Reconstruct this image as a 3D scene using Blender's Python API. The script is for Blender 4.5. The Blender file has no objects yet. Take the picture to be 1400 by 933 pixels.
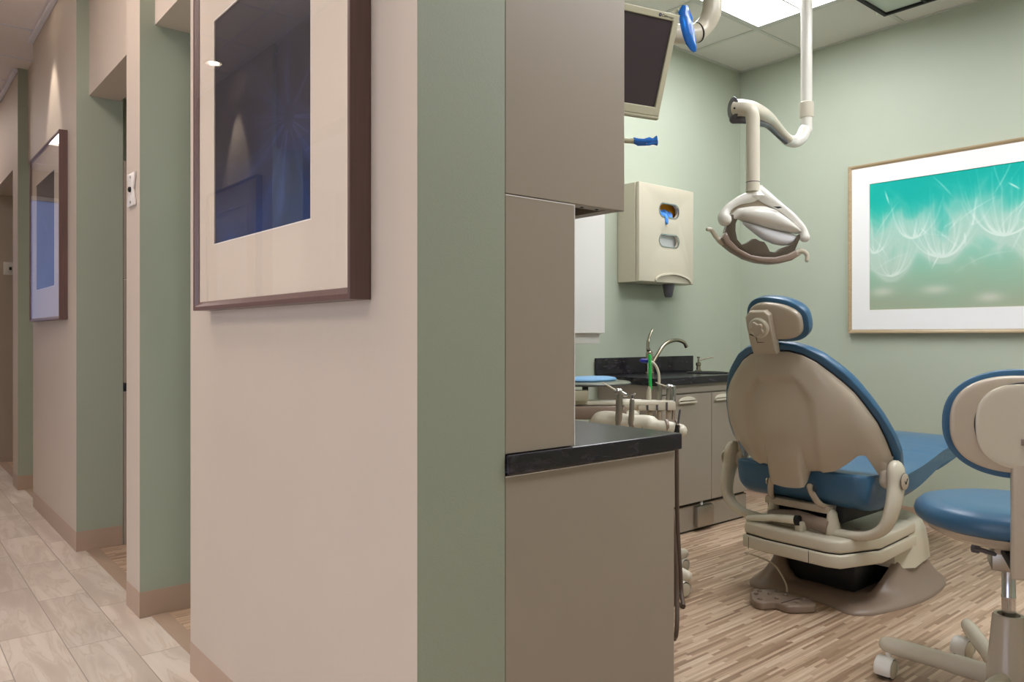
import bpy, bmesh, math, random
import numpy as np
from mathutils import Vector, Matrix
random.seed(7); rng = np.random.default_rng(11)
S = bpy.context.scene
COL = S.collection
PI = math.pi

# ------------------------------------------------------------------ helpers
def lin(c):
    return tuple(((v/255)/12.92 if v/255 <= .04045 else ((v/255+.055)/1.055)**2.4) for v in c) + (1,)

def mat(name, rgb, rough=.5, metal=0, var=.04, scale=6, bump=0, bscale=60, spec=.5, coat=0, emit=None, estr=0):
    m = bpy.data.materials.new(name); m.use_nodes = True
    nt = m.node_tree; N = nt.nodes; L = nt.links
    b = N['Principled BSDF']
    c = lin(rgb)
    tc = N.new('ShaderNodeTexCoord')
    nz = N.new('ShaderNodeTexNoise'); nz.inputs['Scale'].default_value = scale; nz.inputs['Detail'].default_value = 3
    L.new(tc.outputs['Object'], nz.inputs['Vector'])
    mx = N.new('ShaderNodeMix'); mx.data_type = 'RGBA'
    mx.inputs[6].default_value = tuple(v*(1-var) for v in c[:3]) + (1,)
    mx.inputs[7].default_value = tuple(min(1, v*(1+var)) for v in c[:3]) + (1,)
    L.new(nz.outputs['Fac'], mx.inputs[0]); L.new(mx.outputs[2], b.inputs['Base Color'])
    b.inputs['Roughness'].default_value = rough; b.inputs['Metallic'].default_value = metal
    b.inputs['Specular IOR Level'].default_value = spec
    b.inputs['Coat Weight'].default_value = coat
    if bump:
        n2 = N.new('ShaderNodeTexNoise'); n2.inputs['Scale'].default_value = bscale
        L.new(tc.outputs['Object'], n2.inputs['Vector'])
        bp = N.new('ShaderNodeBump'); bp.inputs['Strength'].default_value = bump; bp.inputs['Distance'].default_value = .002
        L.new(n2.outputs['Fac'], bp.inputs['Height']); L.new(bp.outputs['Normal'], b.inputs['Normal'])
    if emit:
        b.inputs['Emission Color'].default_value = lin(emit); b.inputs['Emission Strength'].default_value = estr
    return m

def math_node(nt, op, a, b=None):
    n = nt.nodes.new('ShaderNodeMath'); n.operation = op
    for i, v in enumerate((a, b)):
        if v is None: continue
        if isinstance(v, (int, float)): n.inputs[i].default_value = v
        else: nt.links.new(v, n.inputs[i])
    return n.outputs[0]

def strip_floor_mat():
    m = bpy.data.materials.new('wood_strip_floor'); m.use_nodes = True
    nt = m.node_tree; N = nt.nodes; L = nt.links; b = N['Principled BSDF']
    geo = N.new('ShaderNodeNewGeometry'); sp = N.new('ShaderNodeSeparateXYZ'); L.new(geo.outputs['Position'], sp.inputs[0])
    row = math_node(nt, 'FLOOR', math_node(nt, 'DIVIDE', sp.outputs[1], .0115))
    wn = N.new('ShaderNodeTexWhiteNoise'); wn.noise_dimensions = '1D'; L.new(row, wn.inputs['W'])
    off = math_node(nt, 'MULTIPLY', wn.outputs['Value'], 5.0)
    cell = math_node(nt, 'FLOOR', math_node(nt, 'ADD', math_node(nt, 'DIVIDE', sp.outputs[0], .23), off))
    cb = N.new('ShaderNodeCombineXYZ'); L.new(row, cb.inputs[0]); L.new(cell, cb.inputs[1])
    w2 = N.new('ShaderNodeTexWhiteNoise'); w2.noise_dimensions = '2D'; L.new(cb.outputs[0], w2.inputs['Vector'])
    cr = N.new('ShaderNodeValToRGB'); e = cr.color_ramp
    e.elements[0].position = 0; e.elements[0].color = lin((146, 120, 98))
    e.elements[1].position = 1; e.elements[1].color = lin((206, 184, 160))
    for p, c in ((.12, (158, 130, 106)), (.35, (174, 147, 122)), (.6, (188, 161, 136)), (.85, (200, 175, 150))):
        q = e.elements.new(p); q.color = lin(c)
    L.new(w2.outputs['Value'], cr.inputs[0])
    # grain
    mp = N.new('ShaderNodeMapping'); mp.inputs['Scale'].default_value = (8, 220, 1); L.new(geo.outputs['Position'], mp.inputs[0])
    nz = N.new('ShaderNodeTexNoise'); nz.inputs['Scale'].default_value = 1; nz.inputs['Detail'].default_value = 4; L.new(mp.outputs[0], nz.inputs['Vector'])
    mx = N.new('ShaderNodeMix'); mx.data_type = 'RGBA'; mx.blend_type = 'OVERLAY'; mx.inputs[0].default_value = .35
    L.new(cr.outputs[0], mx.inputs[6]); L.new(nz.outputs['Fac'], mx.inputs[7]); L.new(mx.outputs[2], b.inputs['Base Color'])
    b.inputs['Roughness'].default_value = .42
    return m

def tile_floor_mat():
    m = bpy.data.materials.new('plank_tile_floor'); m.use_nodes = True
    nt = m.node_tree; N = nt.nodes; L = nt.links; b = N['Principled BSDF']
    geo = N.new('ShaderNodeNewGeometry'); sp = N.new('ShaderNodeSeparateXYZ'); L.new(geo.outputs['Position'], sp.inputs[0])
    W, LN = .178, .62
    ax = math_node(nt, 'DIVIDE', math_node(nt, 'ADD', sp.outputs[0], 10*W - .352), W)
    col = math_node(nt, 'FLOOR', ax); fx = math_node(nt, 'FRACT', ax)
    off = math_node(nt, 'MULTIPLY', col, .37)
    ay = math_node(nt, 'ADD', math_node(nt, 'DIVIDE', sp.outputs[1], LN), off)
    rowi = math_node(nt, 'FLOOR', ay); fy = math_node(nt, 'FRACT', ay)
    gx = math_node(nt, 'MINIMUM', fx, math_node(nt, 'SUBTRACT', 1, fx))
    gy = math_node(nt, 'MINIMUM', fy, math_node(nt, 'SUBTRACT', 1, fy))
    g1 = math_node(nt, 'LESS_THAN', gx, .0016/W); g2 = math_node(nt, 'LESS_THAN', gy, .0016/LN)
    grout = math_node(nt, 'MAXIMUM', g1, g2)
    cb = N.new('ShaderNodeCombineXYZ'); L.new(col, cb.inputs[0]); L.new(rowi, cb.inputs[1])
    w2 = N.new('ShaderNodeTexWhiteNoise'); w2.noise_dimensions = '2D'; L.new(cb.outputs[0], w2.inputs['Vector'])
    # per-tile shifted veins
    vm = N.new('ShaderNodeVectorMath'); vm.operation = 'MULTIPLY_ADD'
    L.new(w2.outputs['Color'], vm.inputs[0]); vm.inputs[1].default_value = (9, 9, 9); L.new(geo.outputs['Position'], vm.inputs[2])
    mp = N.new('ShaderNodeMapping'); mp.inputs['Scale'].default_value = (13, 1.7, 1); mp.inputs['Rotation'].default_value = (0, 0, .28); L.new(vm.outputs[0], mp.inputs[0])
    nz = N.new('ShaderNodeTexNoise'); nz.inputs['Scale'].default_value = 1; nz.inputs['Detail'].default_value = 7; nz.inputs['Distortion'].default_value = .7; L.new(mp.outputs[0], nz.inputs['Vector'])
    cr = N.new('ShaderNodeValToRGB'); e = cr.color_ramp
    e.elements[0].position = .25; e.elements[0].color = lin((200, 186, 172))
    e.elements[1].position = .75; e.elements[1].color = lin((230, 219, 206))
    for p, c in ((.42, (206, 192, 178)), (.5, (218, 206, 192)), (.525, (206, 191, 175)), (.55, (220, 208, 195))):
        q = e.elements.new(p); q.color = lin(c)
    L.new(nz.outputs['Fac'], cr.inputs[0])
    mv = N.new('ShaderNodeMix'); mv.data_type = 'RGBA'; mv.blend_type = 'MULTIPLY'; mv.inputs[0].default_value = 1
    sh = math_node(nt, 'ADD', math_node(nt, 'MULTIPLY', w2.outputs['Value'], .16), .84)
    L.new(cr.outputs[0], mv.inputs[6]); L.new(sh, mv.inputs[7])
    mx = N.new('ShaderNodeMix'); mx.data_type = 'RGBA'; L.new(grout, mx.inputs[0]); L.new(mv.outputs[2], mx.inputs[6]); mx.inputs[7].default_value = lin((150, 138, 126))
    L.new(mx.outputs[2], b.inputs['Base Color']); b.inputs['Roughness'].default_value = .33
    return m

def stone_mat():
    m = bpy.data.materials.new('dark_laminate_worktop'); m.use_nodes = True
    nt = m.node_tree; N = nt.nodes; L = nt.links; b = N['Principled BSDF']
    tc = N.new('ShaderNodeTexCoord'); mp = N.new('ShaderNodeMapping'); mp.inputs['Scale'].default_value = (5, 5, 16); L.new(tc.outputs['Object'], mp.inputs[0])
    nz = N.new('ShaderNodeTexNoise'); nz.inputs['Scale'].default_value = 3; nz.inputs['Detail'].default_value = 8; nz.inputs['Distortion'].default_value = 1.2; L.new(mp.outputs[0], nz.inputs['Vector'])
    cr = N.new('ShaderNodeValToRGB'); e = cr.color_ramp
    e.elements[0].position = .35; e.elements[0].color = lin((24, 22, 27)); e.elements[1].position = .8; e.elements[1].color = lin((84, 78, 88))
    q = e.elements.new(.6); q.color = lin((38, 34, 42))
    L.new(nz.outputs['Fac'], cr.inputs[0]); L.new(cr.outputs[0], b.inputs['Base Color']); b.inputs['Roughness'].default_value = .24
    return m

def wood_mat(name, c1, c2, axis, rough=.4, spec=.5):
    m = bpy.data.materials.new(name); m.use_nodes = True
    nt = m.node_tree; N = nt.nodes; L = nt.links; b = N['Principled BSDF']
    tc = N.new('ShaderNodeTexCoord'); mp = N.new('ShaderNodeMapping')
    s = [160, 160, 160]; s[axis] = 6; mp.inputs['Scale'].default_value = s; L.new(tc.outputs['Object'], mp.inputs[0])
    nz = N.new('ShaderNodeTexNoise'); nz.inputs['Scale'].default_value = 1; nz.inputs['Detail'].default_value = 4; L.new(mp.outputs[0], nz.inputs['Vector'])
    mx = N.new('ShaderNodeMix'); mx.data_type = 'RGBA'; mx.inputs[6].default_value = lin(c1); mx.inputs[7].default_value = lin(c2)
    L.new(nz.outputs['Fac'], mx.inputs[0]); L.new(mx.outputs[2], b.inputs['Base Color']); b.inputs['Roughness'].default_value = rough
    b.inputs['Specular IOR Level'].default_value = spec
    return m

def glass_mat():
    m = bpy.data.materials.new('picture_glass'); m.use_nodes = True
    nt = m.node_tree; N = nt.nodes; L = nt.links; N.remove(N['Principled BSDF'])
    out = N['Material Output']; fr = N.new('ShaderNodeFresnel'); fr.inputs['IOR'].default_value = 1.5
    tr = N.new('ShaderNodeBsdfTransparent'); gl = N.new('ShaderNodeBsdfGlossy'); gl.inputs['Roughness'].default_value = .0
    ge = N.new('ShaderNodeNewGeometry'); mu = N.new('ShaderNodeMath'); mu.operation = 'MULTIPLY'; iv_ = N.new('ShaderNodeMath'); iv_.operation = 'SUBTRACT'; iv_.inputs[0].default_value = 1
    L.new(ge.outputs['Backfacing'], iv_.inputs[1]); L.new(fr.outputs[0], mu.inputs[0]); L.new(iv_.outputs[0], mu.inputs[1])
    ms = N.new('ShaderNodeMixShader'); L.new(mu.outputs[0], ms.inputs[0]); L.new(tr.outputs[0], ms.inputs[1]); L.new(gl.outputs[0], ms.inputs[2])
    L.new(ms.outputs[0], out.inputs[0]); return m

def frosted():
    m = bpy.data.materials.new('light_softening_glass'); m.use_nodes = True
    nt = m.node_tree; N = nt.nodes; N.remove(N['Principled BSDF'])
    t_ = N.new('ShaderNodeBsdfTranslucent'); t_.inputs[0].default_value = (.36, .38, .46, 1)
    nt.links.new(t_.outputs[0], N['Material Output'].inputs[0]); return m

def film_mat():
    m = mat('blue_barrier_film', (30, 128, 235), .18, var=.25, scale=40, spec=.8)
    m.node_tree.nodes['Principled BSDF'].inputs['Transmission Weight'].default_value = .25
    return m

def attr_mat(name, rough=.6):
    m = bpy.data.materials.new(name); m.use_nodes = True
    nt = m.node_tree; N = nt.nodes; L = nt.links; b = N['Principled BSDF']
    a = N.new('ShaderNodeAttribute'); a.attribute_name = 'ink'; L.new(a.outputs['Color'], b.inputs['Base Color'])
    b.inputs['Roughness'].default_value = rough; b.inputs['Specular IOR Level'].default_value = .2
    return m

M = dict(
    corr=mat('beige_wall_paint', (196, 183, 167), .6, var=.02, bump=.15, bscale=300),
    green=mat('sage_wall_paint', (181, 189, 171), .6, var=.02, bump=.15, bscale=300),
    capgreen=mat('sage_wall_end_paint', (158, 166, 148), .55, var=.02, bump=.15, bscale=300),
    ceil=mat('ceiling_tile', (224, 221, 214), .9, var=.03, scale=90, bump=.5, bscale=400),
    ceilc=mat('corridor_ceiling_tile_lit', (240, 232, 228), .9, var=.03, scale=90, bump=.5, bscale=400),  # tile copy lightened to make up for weak light on this ceiling
    grid=mat('ceiling_grid_metal', (205, 205, 198), .5),
    gridc=mat('white_wall_angle', (225, 225, 232), .35),
    base=mat('cove_base_vinyl', (176, 152, 132), .45, var=.03),
    strip=mat('transition_vinyl', (170, 148, 128), .5),
    lam=mat('taupe_laminate', (160, 149, 135), .38, var=.02),
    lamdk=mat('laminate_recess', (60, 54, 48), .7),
    stone=stone_mat(), floor=strip_floor_mat(), tile=tile_floor_mat(),
    fr1=wood_mat('dark_walnut_frame_upright', (84, 62, 58), (112, 86, 80), 2, .35),
    fr3=wood_mat('champagne_frame', (150, 128, 96), (196, 176, 142), 1, .3),
    matb=mat('cream_mat_board', (222, 208, 188), .8, var=.01),
    matw=mat('white_mat_board', (240, 240, 240), .8, var=.01),
    edge=mat('mat_bevel_white', (245, 240, 230), .6),
    glass=glass_mat(),
    shell=mat('tan_plastic_shell', (190, 177, 158), .22, var=.015, spec=.5),
    shell2=mat('light_beige_plastic', (206, 198, 178), .25, var=.02),
    cream=mat('cream_plastic', (226, 220, 202), .28, var=.02),
    basep=mat('taupe_base_plastic', (142, 124, 110), .3, var=.02),
    blue=mat('blue_vinyl_upholstery', (58, 100, 132), .33, var=.05, bump=.12, bscale=250),
    seam=mat('dark_seam', (22, 24, 34), .6),
    black=mat('black_rubber', (18, 17, 18), .6),
    white=mat('white_enamel', (236, 234, 226), .25, var=.02),
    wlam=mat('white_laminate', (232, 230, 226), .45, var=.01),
    chrome=mat('chrome', (200, 200, 202), .16, 1, var=.03),
    steel=mat('brushed_steel', (176, 172, 164), .32, 1, var=.08, scale=30),
    nickel=mat('brushed_nickel', (168, 158, 140), .25, 1, var=.05),
    hose=mat('brown_hose', (92, 74, 62), .45),
    gold=mat('orange_box_card', (226, 150, 20), .6), glove=mat('blue_nitrile', (80, 150, 236), .5, var=.2, scale=60),
    paper=mat('white_tissue_box', (228, 232, 236), .6, var=.08, scale=50),
    nozzle=mat('grey_dispenser_nozzle', (92, 90, 96), .4),
    straw=mat('green_plastic_straw', (40, 205, 95), .35), tip=mat('blue_plastic_tip', (40, 44, 170), .35),
    ivory=mat('ivory_tube', (226, 218, 200), .35),
    screen=mat('dark_monitor_screen', (64, 52, 58), .18, var=.02),
    monf=mat('pale_olive_bezel', (196, 192, 166), .35, var=.02),
    logo=mat('navy_logo_ink', (46, 48, 96), .5), ink=mat('dark_print_ink', (48, 46, 50), .5), inkl=mat('grey_print_ink', (138, 136, 124), .5),
    film=film_mat(),
    traytop=mat('grey_green_tray_mat', (128, 132, 116), .35), padblue=mat('pale_blue_tray_pad', (128, 180, 226), .5),
    lens=mat('frosted_lamp_lens', (238, 240, 246), .35),
    smoke=mat('smoked_brown_plastic', (92, 82, 70), .22),
    emit=mat('lit_diffuser', (255, 255, 255), .6, emit=(251, 251, 255), estr=12.5),
    emitc=mat('added_light_diffuser', (255, 255, 255), .6, emit=(255, 238, 230), estr=8),
    emito=mat('added_open_area_diffuser', (255, 255, 255), .6, emit=(255, 238, 226), estr=8),
    emitd=mat('lit_downlight', (255, 255, 255), .6, emit=(255, 236, 214), estr=14),
    frostw=frosted(),
    frost=mat('grey_green_pane', (200, 212, 200), .6),
    plate=mat('white_switch_plate', (226, 222, 214), .35), brass=mat('dull_brass', (150, 128, 90), .35, 1),
)

def finish(bm, smooth=True, angle=35):
    bm.normal_update()
    for f in bm.faces: f.smooth = smooth
    if smooth:
        for e in bm.edges:
            if len(e.link_faces) == 2:
                try:
                    if e.calc_face_angle() > math.radians(angle): e.smooth = False
                except ValueError: pass

def wpos(o):
    p = Vector((0, 0, 0))
    while o is not None: p += o.location; o = o.parent
    return p

def obj(name, bm, m, parent=None, label=None, smooth=True, angle=35):
    """geometry is authored in world coordinates and shifted into its parent's frame"""
    finish(bm, smooth, angle)
    me = bpy.data.meshes.new(name)
    if parent is not None: bmesh.ops.translate(bm, verts=bm.verts, vec=-wpos(parent))
    bm.to_mesh(me); bm.free()
    for k in (m if isinstance(m, (list, tuple)) else [m]): me.materials.append(k)
    o = bpy.data.objects.new(name, me); COL.objects.link(o)
    if parent is not None: o.parent = parent
    if label: o['label'] = label
    return o

def thing(name, loc, label, cat, group=None):
    o = bpy.data.objects.new(name, None); COL.objects.link(o); o.location = loc
    o.empty_display_size = .1
    o['label'] = label; o['category'] = cat
    if group: o['group'] = group
    return o

def tag(o, label, cat, group=None):
    o['label'] = label; o['category'] = cat
    if group: o['group'] = group
    return o

def struct(name, bm, m, smooth=False):
    o = obj(name, bm, m, smooth=smooth); o['kind'] = 'structure'; return o

def BM(): return bmesh.new()

def box(bm, x0, x1, y0, y1, z0, z1, bev=0, mi=0, segs=2):
    ret = bmesh.ops.create_cube(bm, size=1)
    vs = ret['verts']
    for v in vs:
        v.co = Vector(((x0+x1)/2 + v.co.x*(x1-x0), (y0+y1)/2 + v.co.y*(y1-y0), (z0+z1)/2 + v.co.z*(z1-z0)))
    fs = set(f for v in vs for f in v.link_faces)
    for f in fs: f.material_index = mi
    if bev:
        es = list(set(e for v in vs for e in v.link_edges))
        bmesh.ops.bevel(bm, geom=es, offset=bev, segments=segs, affect='EDGES', profile=.5, material=-1)
    return vs

def frame_of(d):
    d = Vector(d).normalized(); a = Vector((0, 0, 1)) if abs(d.z) < .9 else Vector((1, 0, 0))
    u = d.cross(a).normalized(); return u, d.cross(u).normalized()

def tube(bm, pts, r, n=16, cap=True, sq=1.0, up=None, round_ends=False):
    """tube through points; r scalar or list; sq flattens along second axis"""
    pts = [Vector(p) for p in pts]; R_ = r if isinstance(r, (list, tuple)) else [r]*len(pts)
    R_ = list(R_)
    if round_ends:
        d0 = (pts[0]-pts[1]).normalized(); d1 = (pts[-1]-pts[-2]).normalized(); a, b = R_[0], R_[-1]
        pts = [pts[0]+d0*a*.95, pts[0]+d0*a*.75, pts[0]+d0*a*.4] + pts + [pts[-1]+d1*b*.4, pts[-1]+d1*b*.75, pts[-1]+d1*b*.95]
        R_ = [a*.3, a*.66, a*.92] + R_ + [b*.92, b*.66, b*.3]
    T = []
    for i in range(len(pts)):
        a = pts[max(0, i-1)]; b = pts[min(len(pts)-1, i+1)]; T.append((b-a).normalized())
    if up is None: u, w = frame_of(T[0])
    else:
        u = Vector(up); u = (u - T[0]*u.dot(T[0])).normalized(); w = T[0].cross(u)
    rings = []
    for i, p in enumerate(pts):
        u = (u - T[i]*u.dot(T[i])).normalized(); w = T[i].cross(u).normalized()
        rings.append([bm.verts.new(p + u*math.cos(2*PI*k/n)*R_[i] + w*math.sin(2*PI*k/n)*R_[i]*sq) for k in range(n)])
    for a, b in zip(rings, rings[1:]):
        for k in range(n): bm.faces.new((a[k], a[(k+1) % n], b[(k+1) % n], b[k]))
    if cap: bm.faces.new(list(reversed(rings[0]))); bm.faces.new(rings[-1])

def spline(pts, n=8):
    P = [Vector(p) for p in pts]; P = [P[0]*2-P[1]] + P + [P[-1]*2-P[-2]]; out = []
    for i in range(1, len(P)-2):
        for k in range(n):
            t = k/n; a, b, c, d = P[i-1:i+3]
            out.append(.5*((2*b)+(-a+c)*t+(2*a-5*b+4*c-d)*t*t+(-a+3*b-3*c+d)*t**3))
    out.append(P[-2]); return out

def cyl(bm, p0, p1, r, n=24, r2=None): tube(bm, [p0, p1], [r, r if r2 is None else r2], n)

def lathe(bm, prof, c, n=32, axis=(0, 0, 1), sx=1, sy=1):
    """prof: (r, h) list along axis from centre c"""
    ax = Vector(axis).normalized()
    if abs(ax.z) > .99: u, w = Vector((1, 0, 0)), Vector((0, 1, 0))
    else: u, w = frame_of(ax)
    rings = []
    for r, h in prof:
        if r < 1e-6: rings.append([bm.verts.new(Vector(c)+ax*h)])
        else: rings.append([bm.verts.new(Vector(c)+ax*h+u*math.cos(2*PI*k/n)*r*sx+w*math.sin(2*PI*k/n)*r*sy) for k in range(n)])
    for a, b in zip(rings, rings[1:]):
        for k in range(n):
            k2 = (k+1) % n
            if len(a) == 1 and len(b) == 1: continue
            if len(a) == 1: bm.faces.new((a[0], b[k2], b[k]))
            elif len(b) == 1: bm.faces.new((a[k], a[k2], b[0]))
            else: bm.faces.new((a[k], a[k2], b[k2], b[k]))
    if len(rings[0]) > 1: bm.faces.new(list(reversed(rings[0])))
    if len(rings[-1]) > 1: bm.faces.new(rings[-1])
    bmesh.ops.recalc_face_normals(bm, faces=bm.faces)

def prism(bm, pts2, fn, d0, d1, bev=0, holes=(), segs=2):
    """polygon pts2 mapped by fn(a,b,depth) and given thickness d0..d1"""
    def ring(d, ps): return [bm.verts.new(fn(a, b, d)) for a, b in ps]
    loops = [pts2] + list(holes)
    A = [ring(d0, l) for l in loops]; B = [ring(d1, l) for l in loops]
    newf = []
    for R0, R1 in zip(A, B):
        n = len(R0)
        for k in range(n): newf.append(bm.faces.new((R0[k], R0[(k+1) % n], R1[(k+1) % n], R1[k])))
    if holes:
        for RS in (A, B):
            es = []
            for R0 in RS:
                for k in range(len(R0)): es.append(bm.edges.get((R0[k], R0[(k+1) % len(R0)])))
            g = bmesh.ops.triangle_fill(bm, use_beauty=True, use_dissolve=True, edges=es)
            newf += [x for x in g['geom'] if isinstance(x, bmesh.types.BMFace)]
    else:
        newf.append(bm.faces.new(A[0])); newf.append(bm.faces.new(list(reversed(B[0]))))
    bmesh.ops.recalc_face_normals(bm, faces=newf)
    if bev:
        es = []
        for RS in (A, B):
            for R0 in RS:
                for k in range(len(R0)): es.append(bm.edges.get((R0[k], R0[(k+1) % len(R0)])))
        bmesh.ops.bevel(bm, geom=[e for e in es if e], offset=bev, segments=segs, affect='EDGES', profile=.5)

def pillow(bm, cols, fn, tb, tf, rows=22, p=2.4):
    """cols: (v, s_bottom, s_top); fn(v,s,n)->world; tb / tf: thickness functions (v, s, edge) for the two sheets"""
    n = len(cols); v0, v1 = cols[0][0], cols[-1][0]; vm = (v0+v1)/2; hw = (v1-v0)/2
    G = {0: [], 1: []}
    for v, sb, st in cols:
        q = abs((v-vm)/hw)
        ec = max(0, 1-q**p)**(1/p) if q < 1 else 0
        for side in (0, 1):
            line = []
            for j in range(rows+1):
                r = .5-.5*math.cos(PI*j/rows); s = sb+(st-sb)*r
                er = max(0, 1-abs(2*r-1)**p)**(1/p)
                e = min(ec, er) if False else ec*er
                th = (tf if side else tb)(v, s, e)
                line.append(bm.verts.new(fn(v, s, th if side else -th)))
            G[side].append(line)
    for side in (0, 1):
        g = G[side]
        for i in range(n-1):
            for j in range(rows):
                q = (g[i][j], g[i+1][j], g[i+1][j+1], g[i][j+1])
                bm.faces.new(q if side else tuple(reversed(q)))
    A, B = G[0], G[1]
    loopA = [A[i][0] for i in range(n)]+A[-1][1:]+[A[i][rows] for i in range(n-2, -1, -1)]+A[0][rows-1:0:-1]
    loopB = [B[i][0] for i in range(n)]+B[-1][1:]+[B[i][rows] for i in range(n-2, -1, -1)]+B[0][rows-1:0:-1]
    for i in range(len(loopA)):
        j = (i+1) % len(loopA)
        bm.faces.new((loopA[i], loopA[j], loopB[j], loopB[i]))
    bmesh.ops.remove_doubles(bm, verts=bm.verts, dist=.0004)
    bmesh.ops.recalc_face_normals(bm, faces=bm.faces)

def cosrange(a, b, n): return [a+(b-a)*(.5-.5*math.cos(PI*i/(n-1))) for i in range(n)]
def interp(x, xs, ys): return float(np.interp(x, xs, ys))
def sm(x): x = max(0, min(1, x)); return x*x*(3-2*x)

def grid_art(name, m, parent, o, du, dv, W, H, img):
    """flat print: img rows top->bottom, columns along du"""
    h, w, _ = img.shape
    o = Vector(o)-wpos(parent); du = Vector(du); dv = Vector(dv)
    U, V = np.meshgrid(np.linspace(0, W, w), np.linspace(0, H, h))
    co = np.array(o)[None, None]+U[..., None]*np.array(du)+V[..., None]*np.array(dv)
    idx = np.arange(h*w).reshape(h, w)
    q = np.stack([idx[:-1, :-1], idx[1:, :-1], idx[1:, 1:], idx[:-1, 1:]], -1).reshape(-1, 4)
    me = bpy.data.meshes.new(name); me.from_pydata(co.reshape(-1, 3).tolist(), [], q.tolist())
    a = me.color_attributes.new('ink', 'FLOAT_COLOR', 'POINT')
    px = np.ones((h*w, 4), np.float32); c = np.clip(img.reshape(-1, 3)/255, 0, 1)
    px[:, :3] = np.where(c <= .04045, c/12.92, ((c+.055)/1.055)**2.4)
    a.data.foreach_set('color', px.ravel()); me.materials.append(m)
    ob = bpy.data.objects.new(name, me); COL.objects.link(ob); ob.parent = parent; return ob

def text_mesh(name, txt, size, m, parent, origin, du, dv, label=None):
    cu = bpy.data.curves.new('t', 'FONT'); cu.body = txt; cu.size = size; cu.extrude = .0004
    t = bpy.data.objects.new('t', cu); COL.objects.link(t)
    dg = bpy.context.evaluated_depsgraph_get(); me = bpy.data.meshes.new_from_object(t.evaluated_get(dg))
    bpy.data.objects.remove(t)
    bm = bmesh.new(); bm.from_mesh(me); bpy.data.meshes.remove(me)
    du = Vector(du).normalized(); dv = Vector(dv).normalized(); dn = du.cross(dv)
    for v in bm.verts: v.co = Vector(origin)+du*v.co.x+dv*v.co.y+dn*v.co.z
    return obj(name, bm, m, parent, label, smooth=False)

# ------------------------------------------------------------------ setting
CX = .80           # corridor wall plane
ZC, ZR = 3.0, 2.935
WX, WY = 4.645, 3.06
X1 = 1.017         # back of the corridor wall

def wall_block(name, x0, x1, y0, y1, z0=0, z1=3.1, corridor_x=None, capm=1):
    bm = BM(); box(bm, x0, x1, y0, y1, z0, z1); bm.normal_update()
    for f in bm.faces:
        n = f.normal
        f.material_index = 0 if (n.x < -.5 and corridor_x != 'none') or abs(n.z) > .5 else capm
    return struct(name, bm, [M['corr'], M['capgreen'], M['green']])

wall_block('wall_near', CX, X1, 1.235, 2.586)
wall_block('wall_pier', CX, 1.05, 3.20, 3.40)
wall_block('wall_middle', CX, X1, 4.394, 5.74)
wall_block('wall_far_pier', CX, X1, 6.41, 6.65)
# headers over the openings
for i, (x, y0, y1, z0) in enumerate(((.855, 2.586, 3.20, 2.32), (.858, 3.40, 4.394, 2.33), (.86, 5.74, 6.41, 2.33), (.801, 6.65, 7.94, 2.32))):
    bm = BM(); box(bm, x, X1-.012, y0, y1, z0, 3.1)
    struct('wall_header' if i == 0 else 'wall_header.%03d' % i, bm, M['corr'])
bm = BM(); box(bm, CX, X1-.012, 7.94, 10.2, 0, 3.1); struct('wall_corridor_end_right', bm, M['corr'])
# partition walls between treatment rooms
bm = BM(); box(bm, 1.0, WX+.12, WY, WY+.12, 0, 3.1); struct('wall_sink', bm, M['green'])
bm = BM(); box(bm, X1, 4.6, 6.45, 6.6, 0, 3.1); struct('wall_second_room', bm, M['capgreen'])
bm = BM(); box(bm, X1, 4.6, 7.94, 8.06, 0, 3.1); struct('wall_third_room', bm, M['corr'])
bm = BM(); box(bm, WX, WX+.12, -1.5, 8.06, 0, 3.1); struct('wall_picture', bm, M['green'])
bm = BM(); box(bm, .8, WX, -1.62, -1.5, 0, 3.1); struct('wall_right', bm, M['green'])
bm = BM(); box(bm, CX, X1, -3.2, -.75, 0, 3.1); struct('wall_near_right', bm, M['corr'])
# opposite corridor side (seen only as a reflection in the picture glass)
bm = BM(); box(bm, -.70, -.49, 4.8, 6.6, 0, 3.1); bm.normal_update()
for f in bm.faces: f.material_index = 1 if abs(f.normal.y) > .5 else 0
struct('wall_opposite', bm, [M['corr'], M['capgreen']])
bm = BM(); box(bm, -.66, -.52, 2.9, 4.8, 2.32, 3.1); struct('wall_opposite_header', bm, M['corr'])
bm = BM(); box(bm, -.70, -.49, -3.2, -1.2, 0, 3.1); struct('wall_opposite_near', bm, M['corr'])
bm = BM(); box(bm, -.70, -.49, 7.6, 10.2, 0, 3.1); struct('wall_opposite_far', bm, M['corr'])
bm = BM(); box(bm, -3.2, -3.08, -1.4, -.6, 0, 3.1); box(bm, -3.2, -3.08, 3.6, 9, 0, 3.1); box(bm, -3.2, -3.08, -.6, 3.6, 0, .25); box(bm, -3.2, -3.08, -.6, 3.6, 2.3, 3.1); struct('wall_opposite_room', bm, M['corr'])
bm = BM()
for a in (-.6, .45, 1.48, 2.52, 3.55): box(bm, -3.16, -3.11, a, a+.05, .25, 2.3)
for a in (.25, 2.25): box(bm, -3.16, -3.11, -.55, 3.55, a, a+.05)
struct('added_window', bm, M['white'])  # unseen window added to throw daylight on the near corridor wall
bm = BM(); box(bm, -3.08, -.70, -1.4, -1.28, 0, 3.1); struct('wall_opposite_room_side', bm, M['green'])
bm = BM(); box(bm, -3.08, -.70, 9.0, 9.12, 0, 3.1); struct('wall_opposite_room_end', bm, M['green'])
bm = BM(); box(bm, -.7, X1, -3.32, -3.2, 0, 3.1); struct('wall_behind', bm, M['corr'])
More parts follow.
